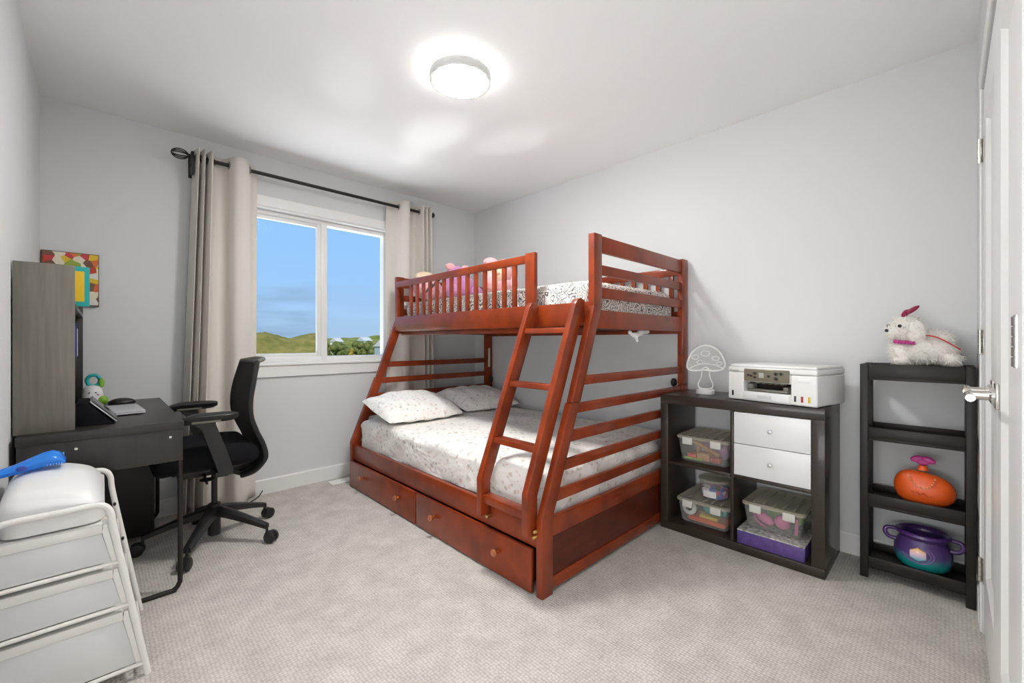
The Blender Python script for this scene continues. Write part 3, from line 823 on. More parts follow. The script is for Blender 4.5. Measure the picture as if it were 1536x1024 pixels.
for sy in (-1, 1):
    Y0 = sy*.275
    pad = MB()
    rings = []
    for i in range(13):
        q = i/12; x = -.185+.245*q
        w = .040*math.sqrt(max(.02, 1-abs(2*q-1)**4)); zt = .742+.004*math.sin(PI*q)-.012*max(0, .25-q)/.25
        rings.append([V((x, Y0+w*math.cos(a), zt-.012+(.013 if math.sin(a) > 0 else .036)*math.sin(a)*(.4+.6*math.sqrt(max(.02, 1-abs(2*q-1)**4))))) for a in [2*PI*k/14 for k in range(14)]])
    pad.loft(rings)
    ar = cp('armrest', pad, M['black'])
    st = MB()
    st.loft([[V((x-d, Y0-sy*.0+.014, z)), V((x+d, Y0+.014, z)), V((x+d, Y0-.014, z)), V((x-d, Y0-.014, z))] for x, z, d in ((-.085, .712, .045), (-.080, .69, .040), (-.062, .66, .032), (-.03, .56, .034), (.0, .46, .033), (.005, .425, .028))])
    st.box(-.04, .02, min(Y0, sy*.13), max(Y0, sy*.13), .415, .442, .008)
    part('arm_post', st, M['black'], ar, W=False)
    part('arm_slider', MB().box(-.14, -.02, Y0-.03, Y0+.03, .700, .718, .005), M['grey'], ar, W=False)

# ------------------------------------------------------------------ drawer cart, bin, blue scoop
ct = thing('drawer_cart', 'white metal frame cart with three pale mesh drawers and slanting legs', 'drawer cart', (-.06, 2.08, 0))
FY, BY = 1.848, 2.30
def xr(z): return .111-(.111-.017)*min(1, z/.573)
XLc = -.222
def leg(y, zt, xo=0):
    pts = [(xr(0)+xo, y, .001), (xr(.25)+xo, y, .25), (xr(.5)+xo, y, .5), (xr(.55)+xo+.001, y, zt-.035), (xr(.56)-.012+xo, y, zt-.008), (xr(.573)-.04+xo, y, zt), (-.10, y, zt-.002), (XLc+.03, y, zt-.004), (XLc+.006, y, zt-.02), (XLc, y, zt-.06), (XLc, y, .3), (XLc, y, .001)]
    return MB().tube(cr(pts, 6), .0095, 10)
part('leg_frame', leg(FY, .590), M['whitem'], ct)
part('leg_frame', leg(BY, .600, .004), M['whitem'], ct)
levels = [(.395, .537), (.250, .388), (.042, .243)]
for z0, z1 in levels:
    rb = MB().tube([(XLc, FY, z0), (xr(z0), FY, z0)], .0065, 8).tube([(XLc, BY, z0), (xr(z0), BY, z0)], .0065, 8)
    rb.tube([(xr(z0)-.002, FY, z0), (xr(z0)-.002, BY, z0)], .005, 8).tube([(XLc+.002, FY, z0), (XLc+.002, BY, z0)], .005, 8)
    part('rail', rb, M['whitem'], ct)
    # mesh drawer: body, then rim strip
    xa, xb = XLc+.014, xr(z1)-.022
    xb0 = xr(z0)-.022
    db = MB().prism([(xa, z0+.008), (xb0, z0+.008), (xb, z1-.04), (xa, z1-.04)], 1, FY+.002, BY-.02, .002)
    d = part('drawer', db, M['meshw'], ct)
    part('drawer_rim', MB().prism([(xa-.004, z1-.0395), (xb+.003, z1-.0395), (xb, z1-.012), (xa-.004, z1-.012)], 1, FY-.001, BY-.018, .002), M['whitem'], d)
    part('drawer_stile', MB().prism([(xb0-.001, z0+.008), (xb0+.012, z0+.008), (xb+.012, z1-.012), (xb+.003, z1-.012), (xb+.001, z1-.040)], 1, FY-.002, FY+.015, .001), M['whitem'], d)
for z in (.47, .33):
    part('side_clip', MB().ell((xr(z)+.003, BY-.05, z), (.005, .008, .007)), M['black'], ct, label='black clip')
part('corner_bolt', MB().lathe([(.006, FY-.014), (.006, FY-.008)], (xr(.55)-.012, 0, .548), 10, 1), M['steel'], ct, label='steel bolt')

bnx0, bnx1 = -.226, .004
def bin_fn(p, d):
    p = p.copy()
    if p.z > 0:
        p.z += .034*(1-min(1, abs(p.x+.0)/.2)**2)*(1-min(1, abs(p.y)/.2)**2)
        p.x += .0
    t_ = (p.x+.111)/.222; f_ = (.204-p.y)/.408
    wz = max(0, min(1, p.z/.05))
    p.z -= wz*(.050*max(0, t_)**3+.012*max(0, f_)**3)
    sd = math.sqrt(d.x*d.x+d.y*d.y)
    if d.z < -.02 and sd > .05: p += V((d.x/sd-d.x, d.y/sd-d.y, 0))*.045
    if d.y < -.3 and abs(p.x-.03) < .035 and p.z > .0: p.z -= 0
    return p
bn_ = part('storage_bin', MB().rcube((-.103, 2.068, .593), (.111, .204, .062), .045, 34, bin_fn), M['white'], loc=(-.104, 2.085, .551))
tag(bn_, 'white rounded plastic bin sitting in the top of the cart', 'bin')
# blue scoop: lofted handle with a ribbed end
sc_path = [(-.232, 2.035, .686), (-.20, 2.04, .692), (-.165, 2.05, .702), (-.135, 2.06, .710), (-.115, 2.065, .712), (-.100, 2.07, .708), (-.086, 2.072, .697)]
rings = []
for i, p in enumerate(sc_path):
    hw = (.030, .033, .036, .040, .042, .042, .040)[i]; hh = (.013, .015, .020, .024, .024, .020, .008)[i]
    rings.append([V((p[0], p[1]+hw*math.cos(a), p[2]+hh*math.sin(a)+.004)) for a in [2*PI*k/16 for k in range(16)]])
sp = thing('toy_scoop', 'translucent blue ribbed plastic scoop lying on the white bin', 'scoop', (-.15, 2.05, .700))
part('body', MB().loft(rings), M['blue'], sp)
for k in range(7):
    x = -.132+k*.0065
    part('rib', MB().tube([(x, 2.064+.0425*math.cos(a), .716+.0245*math.sin(a)) for a in [-.5*PI-1.2+2.4*PI*0+PI*.9*i/10+.2 for i in range(11)]], .0018, 6), mat('pale_blue', (120, 190, 255), .3) if k == 0 else bpy.data.materials['pale_blue'], sp)
part('window_oval', MB().ell((-.178, 2.010, .703), (.012, .005, .009)), M['bluep'], sp, label='dark blue oval')

# ------------------------------------------------------------------ cube shelf with contents
SX0, SX1, SY0, SY1, SH = 2.388, 2.772, .394, 1.192, .787
ks = thing('cube_shelf', 'dark espresso four-cube shelf unit with two white drawers', 'shelf unit', ((SX0+SX1)/2, (SY0+SY1)/2, 0))
E_ = M['espresso']
part('top_panel', MB().box(SX0, SX1, SY0, SY1, .735, SH, .0015), E_, ks)
part('bottom_panel', MB().box(SX0, SX1, SY0, SY1, 0.001, .046, .0015), E_, ks)
part('side_panel', MB().box(SX0, SX1, SY0, SY0+.052, .0465, .7345, .0015), E_, ks)
part('side_panel', MB().box(SX0, SX1, SY1-.046, SY1, .0465, .7345, .0015), E_, ks)
part('divider', MB().box(SX0+.003, SX1, .788, .804, .0465, .7345, .001), E_, ks)
part('shelf', MB().box(SX0+.003, SX1, .8045, SY1-.0465, .384, .400, .001), E_, ks)
part('shelf', MB().box(SX0+.003, SX1, SY0+.0525, .7875, .384, .400, .001), E_, ks)
for z0, z1 in ((.403, .5655), (.5685, .731)):
    d = part('drawer', MB().box(SX0+.004, SX0+.020, SY0+.055, .7855, z0, z1, .0015), M['drawerw'], ks, label='white drawer')
    part('drawer_box', MB().box(SX0+.0205, SX1-.03, SY0+.062, .779, z0+.004, z1-.02, .001), M['drawerw'], d)
    part('knob', MB().lathe([(.008, SX0+.004), (.008, SX0-.004), (.011, SX0-.008), (.010, SX0-.014), (.003, SX0-.016)], (0, .617, (z0+z1)/2), 18, 0), M['silver'], d, label='small silver knob')

def storage_box(label, x0, x1, y0, y1, z0, z1, lab2):
    cx, cy = (x0+x1)/2, (y0+y1)/2; hx, hy = (x1-x0)/2, (y1-y0)/2
    t = thing('storage_box', label, 'storage box', (cx, cy, z0), group='clear lidded boxes in the cube shelf')
    zl = z1-.022; k = .86
    rings = [rrect(cx, cy, hx*k-.01, hy*k-.01, .02, z0+.0005), rrect(cx, cy, hx*k, hy*k, .025, z0+.010), rrect(cx, cy, hx*.95, hy*.95, .025, zl),
             rrect(cx, cy, hx*.95-.003, hy*.95-.003, .024, zl), rrect(cx, cy, hx*k-.003, hy*k-.003, .023, z0+.012), rrect(cx, cy, hx*k-.012, hy*k-.012, .02, z0+.003)]
    part('tub', MB().loft(rings), M['clear'], t)
    lb = MB().loft([rrect(cx, cy, hx*.97, hy*.97, .028, zl+.0005), rrect(cx, cy, hx, hy, .03, zl+.003), rrect(cx, cy, hx, hy, .03, zl+.014), rrect(cx, cy, hx*.95, hy*.95, .03, zl+.020), rrect(cx, cy, hx*.90, hy*.90, .03, zl+.016)])
    l = part('lid', lb, M['lid'], t)
    for q in range(5):
        yy = cy-hy*.62+q*hy*.31
        part('lid_ridge', MB().box(cx-hx*.8, cx+hx*.8, yy-.006, yy+.006, zl+.0162, zl+.0205, .002), M['lid'], l)
    for sy in (-1, 1):
        yy = cy+sy*hy*.52
        part('latch', MB().box(x0-.006, x0+.010, yy-hy*.19, yy+hy*.19, zl-.028, zl+.012, .004), mat('latch_grey', (214, 214, 206), .4) if 'latch_grey' not in bpy.data.materials else bpy.data.materials['latch_grey'], t)
    return t
storage_box('clear lidded box of wooden toys in the upper left cube', 2.432, 2.745, .822, 1.122, .4005, .556, '')
storage_box('clear lidded box under the small tub in the lower left cube', 2.432, 2.745, .822, 1.122, .0465, .192, '')
storage_box('clear lidded box of pink toys on the purple box in the lower right cube', 2.432, 2.745, .478, .766, .122, .262, '')

def toy(name, label, cat, mb, m, loc, group): tag(part(name, mb, m, loc=loc), label, cat, group)
GA, GB, GC = 'toys in the upper left box', 'toys in the lower left box', 'toys in the lower right box'
def bar(p0, p1, r): return MB().tube([p0, p1], r, 8)
toy('toy_stick', 'long tan wooden stick slanting inside the upper left box', 'toy', bar((2.52, 1.06, .515), (2.51, .90, .452), .011), M['cork'], (2.49, .98, .44), GA)
toy('toy_block', 'orange wooden block low in the upper left box', 'toy', MB().box(2.475, 2.535, 1.02, 1.07, .4125, .445, .004), M['orange'], (2.5, 1.04, .412), GA)
toy('toy_block', 'tan wooden block at the middle of the upper left box', 'toy', MB().box(2.478, 2.56, .945, 1.015, .4125, .455, .006), M['cork'], (2.5, .98, .412), GA)
toy('toy_block', 'red block at the right of the upper left box', 'toy', MB().box(2.478, 2.53, .885, .938, .4125, .440, .006), M['red'], (2.5, .91, .412), GA)
toy('toy_stick', 'green stick lying flat at the bottom of the upper left box', 'toy', bar((2.471, 1.085, .419), (2.472, .98, .419), .0055), M['green'], (2.47, 1.03, .415), GA)
toy('toy_cloth', 'mauve folded cloth high in the upper left box', 'cloth', MB().rcube((2.62, .95, .46), (.07, .075, .045), .03, 8), M['mauve'], (2.62, .95, .415), GA)
toy('toy_figure', 'tan toy figure at the back left of the upper left box', 'toy', MB().rcube((2.62, 1.045, .446), (.05, .016, .032), .014, 8), M['cork'], (2.6, 1.05, .415), GA)
mb = MB().lathe([(.036, 2.492), (.040, 2.486), (.040, 2.470), (.034, 2.466)], (0, 1.055, .128), 24, 0)
o = part('toy_camera', mb, M['white'], loc=(2.48, 1.055, .09)); tag(o, 'round white toy with black centre in the lower left box', 'toy', GB)
part('lens', MB().lathe([(.020, 2.4655), (.018, 2.4615)], (0, 1.055, .132), 20, 0), M['dark'], o, label='black centre')
toy('toy_turtle', 'teal lumpy toy at the middle of the lower left box', 'toy', MB().ell((2.52, .925, .135), (.045, .065, .026), fn=lambda d: 1+.12*math.sin(d.x*9)*math.cos(d.y*11)), M['teal'], (2.52, .925, .11), GB)
toy('toy_block', 'yellow block under the teal toy in the lower left box', 'toy', MB().box(2.475, 2.56, .90, 1.0, .0875, .106, .005), M['yellow'], (2.5, .95, .085), GB)
toy('toy_case', 'flat orange case at the bottom of the lower left box', 'toy', MB().rcube((2.525, .96, .072), (.06, .105, .0135), .012, 10), M['orange'], (2.525, .96, .059), GB)
toy('toy_sphere', 'pink ball in the lower right box, right of the pink disc', 'toy', MB().ell((2.505, .590, .175), (.036, .036, .036)), M['pink'], (2.505, .59, .139), GC)
toy('toy_disc', 'pink flat disc leaning in the lower right box', 'toy', MB().ell((2.510, .672, .167), (.020, .045, .026), rot=Matrix.Rotation(.4, 3, 'X')), M['pink'], (2.51, .67, .138), GC)
toy('toy_band', 'magenta curved band at the left of the lower right box', 'toy', MB().tube(cr([(2.472, .715, .205), (2.470, .705, .17), (2.468, .68, .148), (2.468, .655, .142)], 6), .005, 8), M['magenta'], (2.47, .69, .14), GC)
toy('toy_block', 'yellow piece at the bottom left of the lower right box', 'toy', MB().box(2.555, 2.62, .66, .71, .1345, .155, .006), M['yellow'], (2.58, .69, .134), GC)
toy('toy_cushion', 'green cushion at the back of the lower right box', 'toy', MB().rcube((2.63, .60, .18), (.05, .085, .040), .03, 8), M['green'], (2.63, .6, .14), GC)
toy('toy_stick', 'pink stick standing at the right of the lower right box', 'toy', bar((2.475, .525, .139), (2.470, .520, .222), .007), M['pink'], (2.47, .52, .136), GC)

pb = thing('game_box', 'flat purple cardboard box with patterned white lid under the clear box', 'box', (2.56, .622, .0465))
part('box_base', MB().box(2.397, 2.735, .474, .772, .0470, .113, .002), M['purple'], pb)
part('box_top', MB().box(2.397, 2.735, .474, .772, .1133, .1195, .001), mat('patterned_lid', (222, 220, 216), .5, rgb2=(120, 116, 110), vscale=55), pb, label='white top with grey pattern')

jc = (2.585, .955, .1925)
j = thing('candy_tub', 'small round clear tub of colourful pieces on the lower left box', 'tub', jc)
part('tub_wall', MB().lathe([(.072, .0005), (.076, .004), (.082, .094), (.080, .094), (.074, .006), (.070, .003)], jc, 36), M['clear'], j)
part('tub_filling', MB().lathe([(.068, .004), (.073, .008), (.077, .060), (.06, .068), (.01, .072)], jc, 36),
     mat_patch('tub_pieces', [(70, 90, 190), (230, 225, 230), (215, 70, 130), (60, 60, 70), (235, 120, 170), (90, 110, 200)], 42, .4), j, label='colourful pieces')
part('tub_lid', MB().lathe([(.083, .0945), (.085, .097), (.085, .108), (.078, .112), (.01, .112)], jc, 36), M['lid'], j)
part('tub_label', MB().grid(lambda u, v: V(jc)+V((-.0815*math.cos(-.45+.9*u), .0815*math.sin(-.45+.9*u), .012+.036*v)), 12, 2), M['white'], j, label='white label')

# printer
pr = thing('printer', 'white inkjet printer with grey control panel on the cube shelf', 'printer', (2.463, .838, SH+.0005), math.radians(-101.5))
PW, PD, PH = .425, .310, .192
def pp(name, mb, m, parent=None, label=None, smooth=True): return part(name, mb, m, parent or pr, smooth, W=False, label=label)
# body with a recess for the output slot: built from blocks
body = MB()
body.box(0, .083, 0, PD, .004, .150, .006, 3).box(.312, PW, 0, PD, .004, .150, .008, 3)
body.box(.083, .312, .10, PD, .004, .150, 0).box(.083, .312, .002, .10, .004, .052, .002)
body.box(.083, .312, 0.0, .10, .104, .150, 0)
b_ = pp('body', body, M['white'])
pp('scanner_lid', MB().box(0, PW, .0, PD, .1515, .178, .006, 3).box(.006, PW-.006, .012, PD-.004, .178, PH, .008, 3), M['white'])
cpn = pp('control_panel', MB().box(.088, .308, -.006, .004, .106, .170, .005, 3), M['olive'], label='taupe control panel')
pp('screen', MB().box(.165, .190, -.0075, -.0055, .126, .152, .001), M['screen'], cpn)
for x, z, r in ((.112, .137, .006), (.126, .134, .006), (.145, .148, .008), (.145, .128, .006), (.213, .137, .015), (.213, .137, .006), (.248, .150, .009), (.272, .151, .008), (.248, .126, .009)):
    rb = MB()
    pts = [(x+r*1.15*math.cos(a), -.0065 if r < .01 else -.0062, z+r*.8*math.sin(a)) for a in [2*PI*k/20 for k in range(20)]]
    rb.tube(pts, .0011, 6, closed=True)
    rb.lathe([(r*.75, -.0068), (r*.6, -.0078)], (x, 0, z), 16, 1) if r < .012 else None
    pp('button', rb, M['black'] if r < .012 else M['grey'], cpn)
sl_ = MB().box(.086, .309, .060, .098, .055, .103, 0)
pp('output_slot', sl_, M['dark'], label='black output slot')
ob = MB().box(.10, .295, .008, .07, .056, .066, .002).box(.10, .125, .012, .06, .066, .092, .003).box(.272, .295, .012, .06, .066, .085, .003)
for k in range(5): ob.box(.13+k*.03, .148+k*.03, .030, .058, .093, .099, .001)
pp('output_tray', ob, M['grey'], label='grey output tray')
pp('paper_cassette', MB().box(.088, .308, -.003, .03, .010, .050, .003), M['white'])
pp('cassette_grip', MB().box(.155, .225, -.0045, -.0025, .020, .038, .001), mat('light_grey', (214, 214, 212), .4), label='pale grey grip')
for x, m_, nm in ((.026, M['dark'], 'black'), (.332, mat('ink_cyan', (70, 72, 86), .3), 'dark'), (.362, mat('ink_magenta', (170, 50, 56), .3), 'red'), (.392, mat('ink_yellow', (236, 196, 20), .3), 'yellow')):
    pp('ink_window', MB().box(x-.005, x+.005, -.0015, .002, .022, .050, .002), m_, label=nm+' ink window')
pp('sticker', MB().box(.345, .395, -.0012, .001, .118, .134, .0005), mat('sticker', (250, 250, 250), .3))
tx = MB(); text_mb(tx, 'Canon', .017, lambda c: V((.012+c.x, -.0006-c.z, .153+c.y)))
pp('logo', tx, M['grey'], smooth=False, label='grey lettering')

# mushroom lamp
mc = V((2.585, 1.008, SH+.0005))
ml = thing('mushroom_lamp', 'white mushroom-shaped outline lamp with round base on the cube shelf', 'lamp', mc)
part('lamp_base', MB().lathe([(.050, 0), (.053, .003), (.053, .024), (.048, .028), (.004, .029)], mc, 40), M['white'], ml)
# lamp plane faces the camera side: local u along the direction facing right in view
u_ = V((.38, -.925, 0)).normalized()
def mp(a, z, off=0): return mc+u_*a+V((0, 0, z))
cap = cr([mp(-.100, .155), mp(-.096, .195), mp(-.070, .250), (mp(-.02, .285)), mp(.03, .283), mp(.075, .250), mp(.100, .200), mp(.103, .165), mp(.085, .145), mp(.045, .137), mp(.0, .142), mp(-.045, .137), mp(-.085, .140), mp(-.100, .155)], 6)
nt_ = MB().tube(cap, .0056, 8)
nt_.tube(cr([mp(-.085, .150), mp(-.04, .172), mp(.0, .178), mp(.05, .172), mp(.092, .155)], 6), .0038, 8)
nt_.tube(cr([mp(-.020, .140), mp(-.022, .10), mp(-.040, .06), mp(-.030, .035), mp(0, .030), mp(.034, .036), mp(.040, .06), mp(.024, .10), mp(.020, .140), mp(.0, .158), mp(-.020, .140)], 6), .0042, 8)
part('neon_outline', nt_, M['white'], ml)
for a, z, r in ((-.055, .218, .016), (.0, .240, .020), (.055, .212, .016), (-.03, .188, .014), (.075, .182, .012)):
    part('neon_dot', MB().tube([mp(a+r*1.2*math.cos(q), z+r*.8*math.sin(q)) for q in [2*PI*k/18 for k in range(18)]], .0032, 6, closed=True), M['white'], ml)
ab = MB(); nrm = V((-u_.y, u_.x, 0))
outl = [p for p in cap[:-1]]
ab.loft([[p-nrm*.001+nrm*.006 for p in outl], [p+nrm*.001+nrm*.006 for p in outl]])
part('acrylic_sheet', ab, M['acrylic'], ml)

# ------------------------------------------------------------------ slim shelf unit
UX0, UX1, UY0, UY1 = 2.560, 2.765, -.081, .289
us = thing('slim_shelf', 'slim black plastic four-tier shelf unit beside the closet door', 'shelf unit', ((UX0+UX1)/2, (UY0+UY1)/2, 0))
for x0 in (UX0, UX1-.030):
    for y0 in (UY0, UY1-.030):
        part('post', MB().box(x0, x0+.030, y0, y0+.030, 0.001, .9955, .003), M['shelfb'], us)
for z0, z1 in ((.922, .995), (.642, .702), (.333, .394), (.048, .102)):
    tr = MB()
    zf = z1-.030 if z1 < .9 else z1-.008
    tr.box(UX0+.004, UX1-.004, UY0+.030, UY1-.030, zf-.006, zf, 0)
    tr.box(UX0+.003, UX0+.010, UY0+.030, UY1-.030, z0+.012, z1, .002).box(UX1-.010, UX1-.003, UY0+.030, UY1-.030, z0, z1, .002)
    tr.box(UX0+.009, UX0+.016, UY0+.030, UY1-.030, z0, z0+.014, .002)
    tr.box(UX0+.030, UX1-.030, UY0+.002, UY0+.010, z0, z1, .002).box(UX0+.030, UX1-.030, UY1-.010, UY1-.002, z0, z1, .002)
    part('tray', tr, M['shelfb'], us)

# toy dog
random.seed(3)
dl = V((2.665, .09, .9905))
dg = thing('toy_dog', 'fluffy white toy dog with crimson bow on top of the slim shelf', 'toy dog', dl)
blobs = [((0, -.01, .062), (.070, .125, .060)), ((-.005, .065, .058), (.062, .058, .058)), ((0, .055, .150), (.062, .068, .066)), ((-.022, .098, .142), (.040, .040, .036)),
         ((.02, -.045, .105), (.055, .080, .045)), ((-.045, .02, .135), (.022, .040, .058)), ((-.055, .07, .022), (.030, .035, .022)), ((-.045, -.11, .03), (.035, .035, .03))]
def DMB():
    m = MB(); m.xf = lambda p: V((p.x, dl.y+(p.y-dl.y)*.88-.006, dl.z+(p.z-dl.z)*1.07)); return m
fm = DMB()
for c, r in blobs: fm.ell(dl+V(c), r, 18, 10)
for c, r in blobs:
    area = r[0]*r[1]+r[1]*r[2]+r[0]*r[2]
    for _ in range(int(52000*area)):
        d = V((random.gauss(0, 1), random.gauss(0, 1), random.gauss(0, 1))).normalized()
        p = V((d.x*r[0], d.y*r[1], d.z*r[2]))
        n = V((d.x/r[0], d.y/r[1], d.z/r[2])).normalized()
        g = (n+V((random.gauss(0, .4), random.gauss(0, .4), random.gauss(0, .35)-.5))).normalized()
        L_ = random.uniform(.012, .028)
        q = dl+V(c)+p*.96; tip = q+g*L_
        if tip.z < dl.z+.0015: tip.z = dl.z+.0015
        s1 = g.cross(V((0, 0, 1)));
        if s1.length < .01: continue
        s1 = s1.normalized()*.0018; s2 = g.cross(s1).normalized()*.0018
        fm.add([q+s1, q-s1*.5+s2, q-s1*.5-s2, tip], [(0, 1, 3), (1, 2, 3), (2, 0, 3)])
part('fur_body', fm, M['fur'], dg, False)
part('nose', DMB().ell(dl+V((-.050, .130, .150)), (.009, .009, .007)), M['dark'], dg)
for e in ((-.068, .078, .168), (.0, .128, .172)):
    part('eye', DMB().ell(dl+V(e), (.007, .008, .007)), M['dark'], dg)
bw = DMB()
bw.ell(dl+V((-.02, .035, .235)), (.014, .034, .010), 16, 10, rot=Matrix.Rotation(-.55, 3, 'X')).ell(dl+V((-.02, .060, .222)), (.014, .020, .012), 16, 10, rot=Matrix.Rotation(-.9, 3, 'X')).ell(dl+V((-.02, .052, .222)), (.009, .009, .009), 12, 8)
part('bow', bw, M['ribbon'], dg, label='crimson bow')
cl_ = DMB()
for k in range(9):
    a = -.9+k*.28
    cl_.ell(dl+V((-.060*math.cos(a*.8)-.008, .062-.052*math.sin(a*.9+.1), .102-.001*k)), (.010, .009, .009), 10, 6)
part('collar', cl_, M['magenta'], dg, label='magenta beaded collar')
part('leash', DMB().tube(cr([dl+V((-.05, -.02, .128)), dl+V((-.062, -.06, .118)), dl+V((-.065, -.10, .095)), dl+V((-.05, -.138, .07))], 6), .0028, 6), M['red'], dg, label='thin red leash')

# orange purse
pc_ = V((2.655, .075, .3645))
pu = thing('toy_purse', 'orange rounded toy purse with pink heart clasp on the third tier', 'toy', pc_)
def purse_fn(d): return 1+.10*max(0, -d.z)**2
rings = []
for i in range(21):
    q = i/20; t_ = PI*q; w_ = math.sin(t_)**.62; z = .085*(1-math.cos(t_))*.99
    ring = []
    for k in range(32):
        a = 2*PI*k/32
        yy = .102*w_*math.copysign(abs(math.cos(a))**.85, math.cos(a)); xx = .058*w_*(1-.25*q)*math.sin(a)
        ring.append(pc_+V((xx, yy+.012*(.5-q), .001+z*(1-.10*(1-math.copysign(1, yy)*abs(yy/.1)))*.96)))
    rings.append(ring)
part('body', MB().loft(rings), M['orange'], pu)
hb = MB(); hc = pc_+V((0, .004, .200))
for sy in (-1, 1):
    hb.ell(hc+V((0, sy*.019, .004)), (.012, .024, .015), 20, 12, rot=Matrix.Rotation(sy*-.35, 3, 'X'))
hb.ell(hc+V((0, 0, -.008)), (.011, .022, .014))
part('heart_clasp', hb, M['magenta'], pu, label='pink heart clasp')
part('clasp_neck', MB().lathe([(.020, .158), (.016, .170), (.012, .178)], pc_+V((0, .004, 0)), 16), M['orange'], pu)
for k in range(13):
    a = PI*(.08+.84*k/12)
    yy = .005+.042*math.cos(a); zz = .145-.058*math.sin(a)
    xx = -.046*math.sqrt(max(.05, 1-(yy/.11)**2))*math.sqrt(max(.1, 1-((zz-.085)/.088)**2))-.003
    part('bead', MB().ell(pc_+V((xx, yy, zz)), (.0048, .0048, .0048), 10, 8), mat('bead', (246, 150, 100), .3) if k == 0 else bpy.data.materials['bead'], pu)
sg_ = MB()
sg_.tube(cr([pc_+V((-.055, .040, .068)), pc_+V((-.056, .030, .058)), pc_+V((-.056, .020, .068)), pc_+V((-.057, .012, .055)), pc_+V((-.057, .0, .066)), pc_+V((-.057, -.012, .054)), pc_+V((-.055, -.03, .060))], 5), .0016, 6)
part('script_mark', sg_, mat('script', (200, 80, 36), .4), pu, label='embossed script mark')

# cauldron
kc = V((2.660, .080, .0735))
cd = thing('toy_cauldron', 'purple and teal toy cauldron with two handles on the lowest tier', 'toy', kc)
cm_ = mat_ramp_z('cauldron_shell', [(0, (20, 140, 140)), (.28, (30, 148, 148)), (.5, (82, 62, 120)), (1, (72, 42, 104))], 0, .17, .3, .4)
prof_ = [(.040, .0), (.062, .004), (.088, .030), (.098, .065), (.096, .100), (.084, .132), (.078, .142), (.086, .150), (.094, .160), (.092, .170), (.084, .173), (.074, .166), (.068, .150), (.072, .120), (.060, .03), (.01, .02)]
part('shell', MB().lathe([(r, z) for r, z in prof_], kc, 48, sx=.90, sy=1), cm_, cd)
for sy in (-1, 1):
    hpts = cr([kc+V((-.012, sy*.088, .115)), kc+V((-.014, sy*.112, .118)), kc+V((-.014, sy*.126, .137)), kc+V((-.010, sy*.120, .157)), kc+V((-.004, sy*.088, .160))], 6)
    part('handle', MB().tube(hpts, .009, 10), mat('cauldron_purple', (84, 52, 116), .3, coat=.4) if sy < 0 else bpy.data.materials['cauldron_purple'], cd)
gc = kc+V((-.089, .012, .092))
gm = MB(); hx_ = [(.030*math.cos(a+PI/6), .028*math.sin(a+PI/6)) for a in [PI/3*k for k in range(6)]]
gm.loft([[gc+V((.006, p[0], p[1])) for p in hx_], [gc+V((-.004, p[0], p[1])) for p in hx_], [gc+V((-.010, p[0]*.6, p[1]*.6)) for p in hx_]])
part('gem', gm, mat_ramp_z('gem', [(0, (90, 200, 215)), (.5, (235, 205, 225)), (1, (245, 190, 90))], .068, .118, .15, .5), cd, label='pale faceted gem')
sw = MB()
for r0 in (.040, .050):
    sw.tube([kc+V((-.0885*math.sqrt(max(.1, 1-((.092+r0*math.sin(a)-.075)/.13)**2)*(1-((.012+r0*math.cos(a))/.099)**2)), .012+r0*math.cos(a), .090+r0*.75*math.sin(a))) for a in [2.2+3.9*i/24 for i in range(25)]], .0022, 6)
part('swirl', sw, mat('swirl_lilac', (128, 100, 160), .3, coat=.3), cd, label='lilac raised swirl')

# ------------------------------------------------------------------ outdoors
def ray(px, dist):
    u = (px-768)/634.7; a = math.radians(45.86)
    d = V((math.cos(a)+math.sin(a)*u, math.sin(a)-math.cos(a)*u, 0))
    return d*dist       # dist is depth along the view axis
GZ = -4.2
struct('ground', MB().box(-400, 700, 20, 900, GZ-1, GZ, 0), M['grass'])
def hill(name, x0, x1, y0, y1, fn, m, n=60):
    mb = MB().grid(lambda u, v: V((x0+(x1-x0)*u, y0+(y1-y0)*v, GZ-.3+fn(x0+(x1-x0)*u, v))), n, 20)
    return struct(name, mb, m, smooth=True)
# mounds seen through the left pane (peaks at image columns 397 and 470)
prof_h = [(.10, 6.5), (.20, 7.0), (.225, 7.7), (.246, 8.2), (.27, 7.4), (.291, 6.5), (.315, 7.2), (.336, 8.0), (.347, 8.1), (.37, 7.4), (.5, 7)]
def hf(x, v):
    y = 110+40*v; q = x/y
    h = 6
    for (a, b), (c_, d_) in zip(prof_h, prof_h[1:]):
        if a <= q <= c_: h = b+(d_-b)*(q-a)/(c_-a)
    e = max(0, min(1, (.3665-q)/.012))
    s_ = math.sin(PI/2*min(1, v/.5)) if v < .5 else math.cos(PI/2*min(1, (v-.5)/.5))
    return s_*e*e*(3-2*e)*(h+.35*nz(x*.45, v*6, 2)+.15*nz(x*1.5, v*9, 5))
hill('ground_mound', 5, 60, 110, 150, hf, M['hill'], 220)
hill('ground_ridge', -100, 420, 420, 520, lambda x, v: math.sin(PI*v)*(9.5+2.5*nz(x*.02, 0, 1)+1.2*nz(x*.11, 0, 4)+max(0, 5*math.exp(-((x-250)/25)**2))), M['grass'], 120)

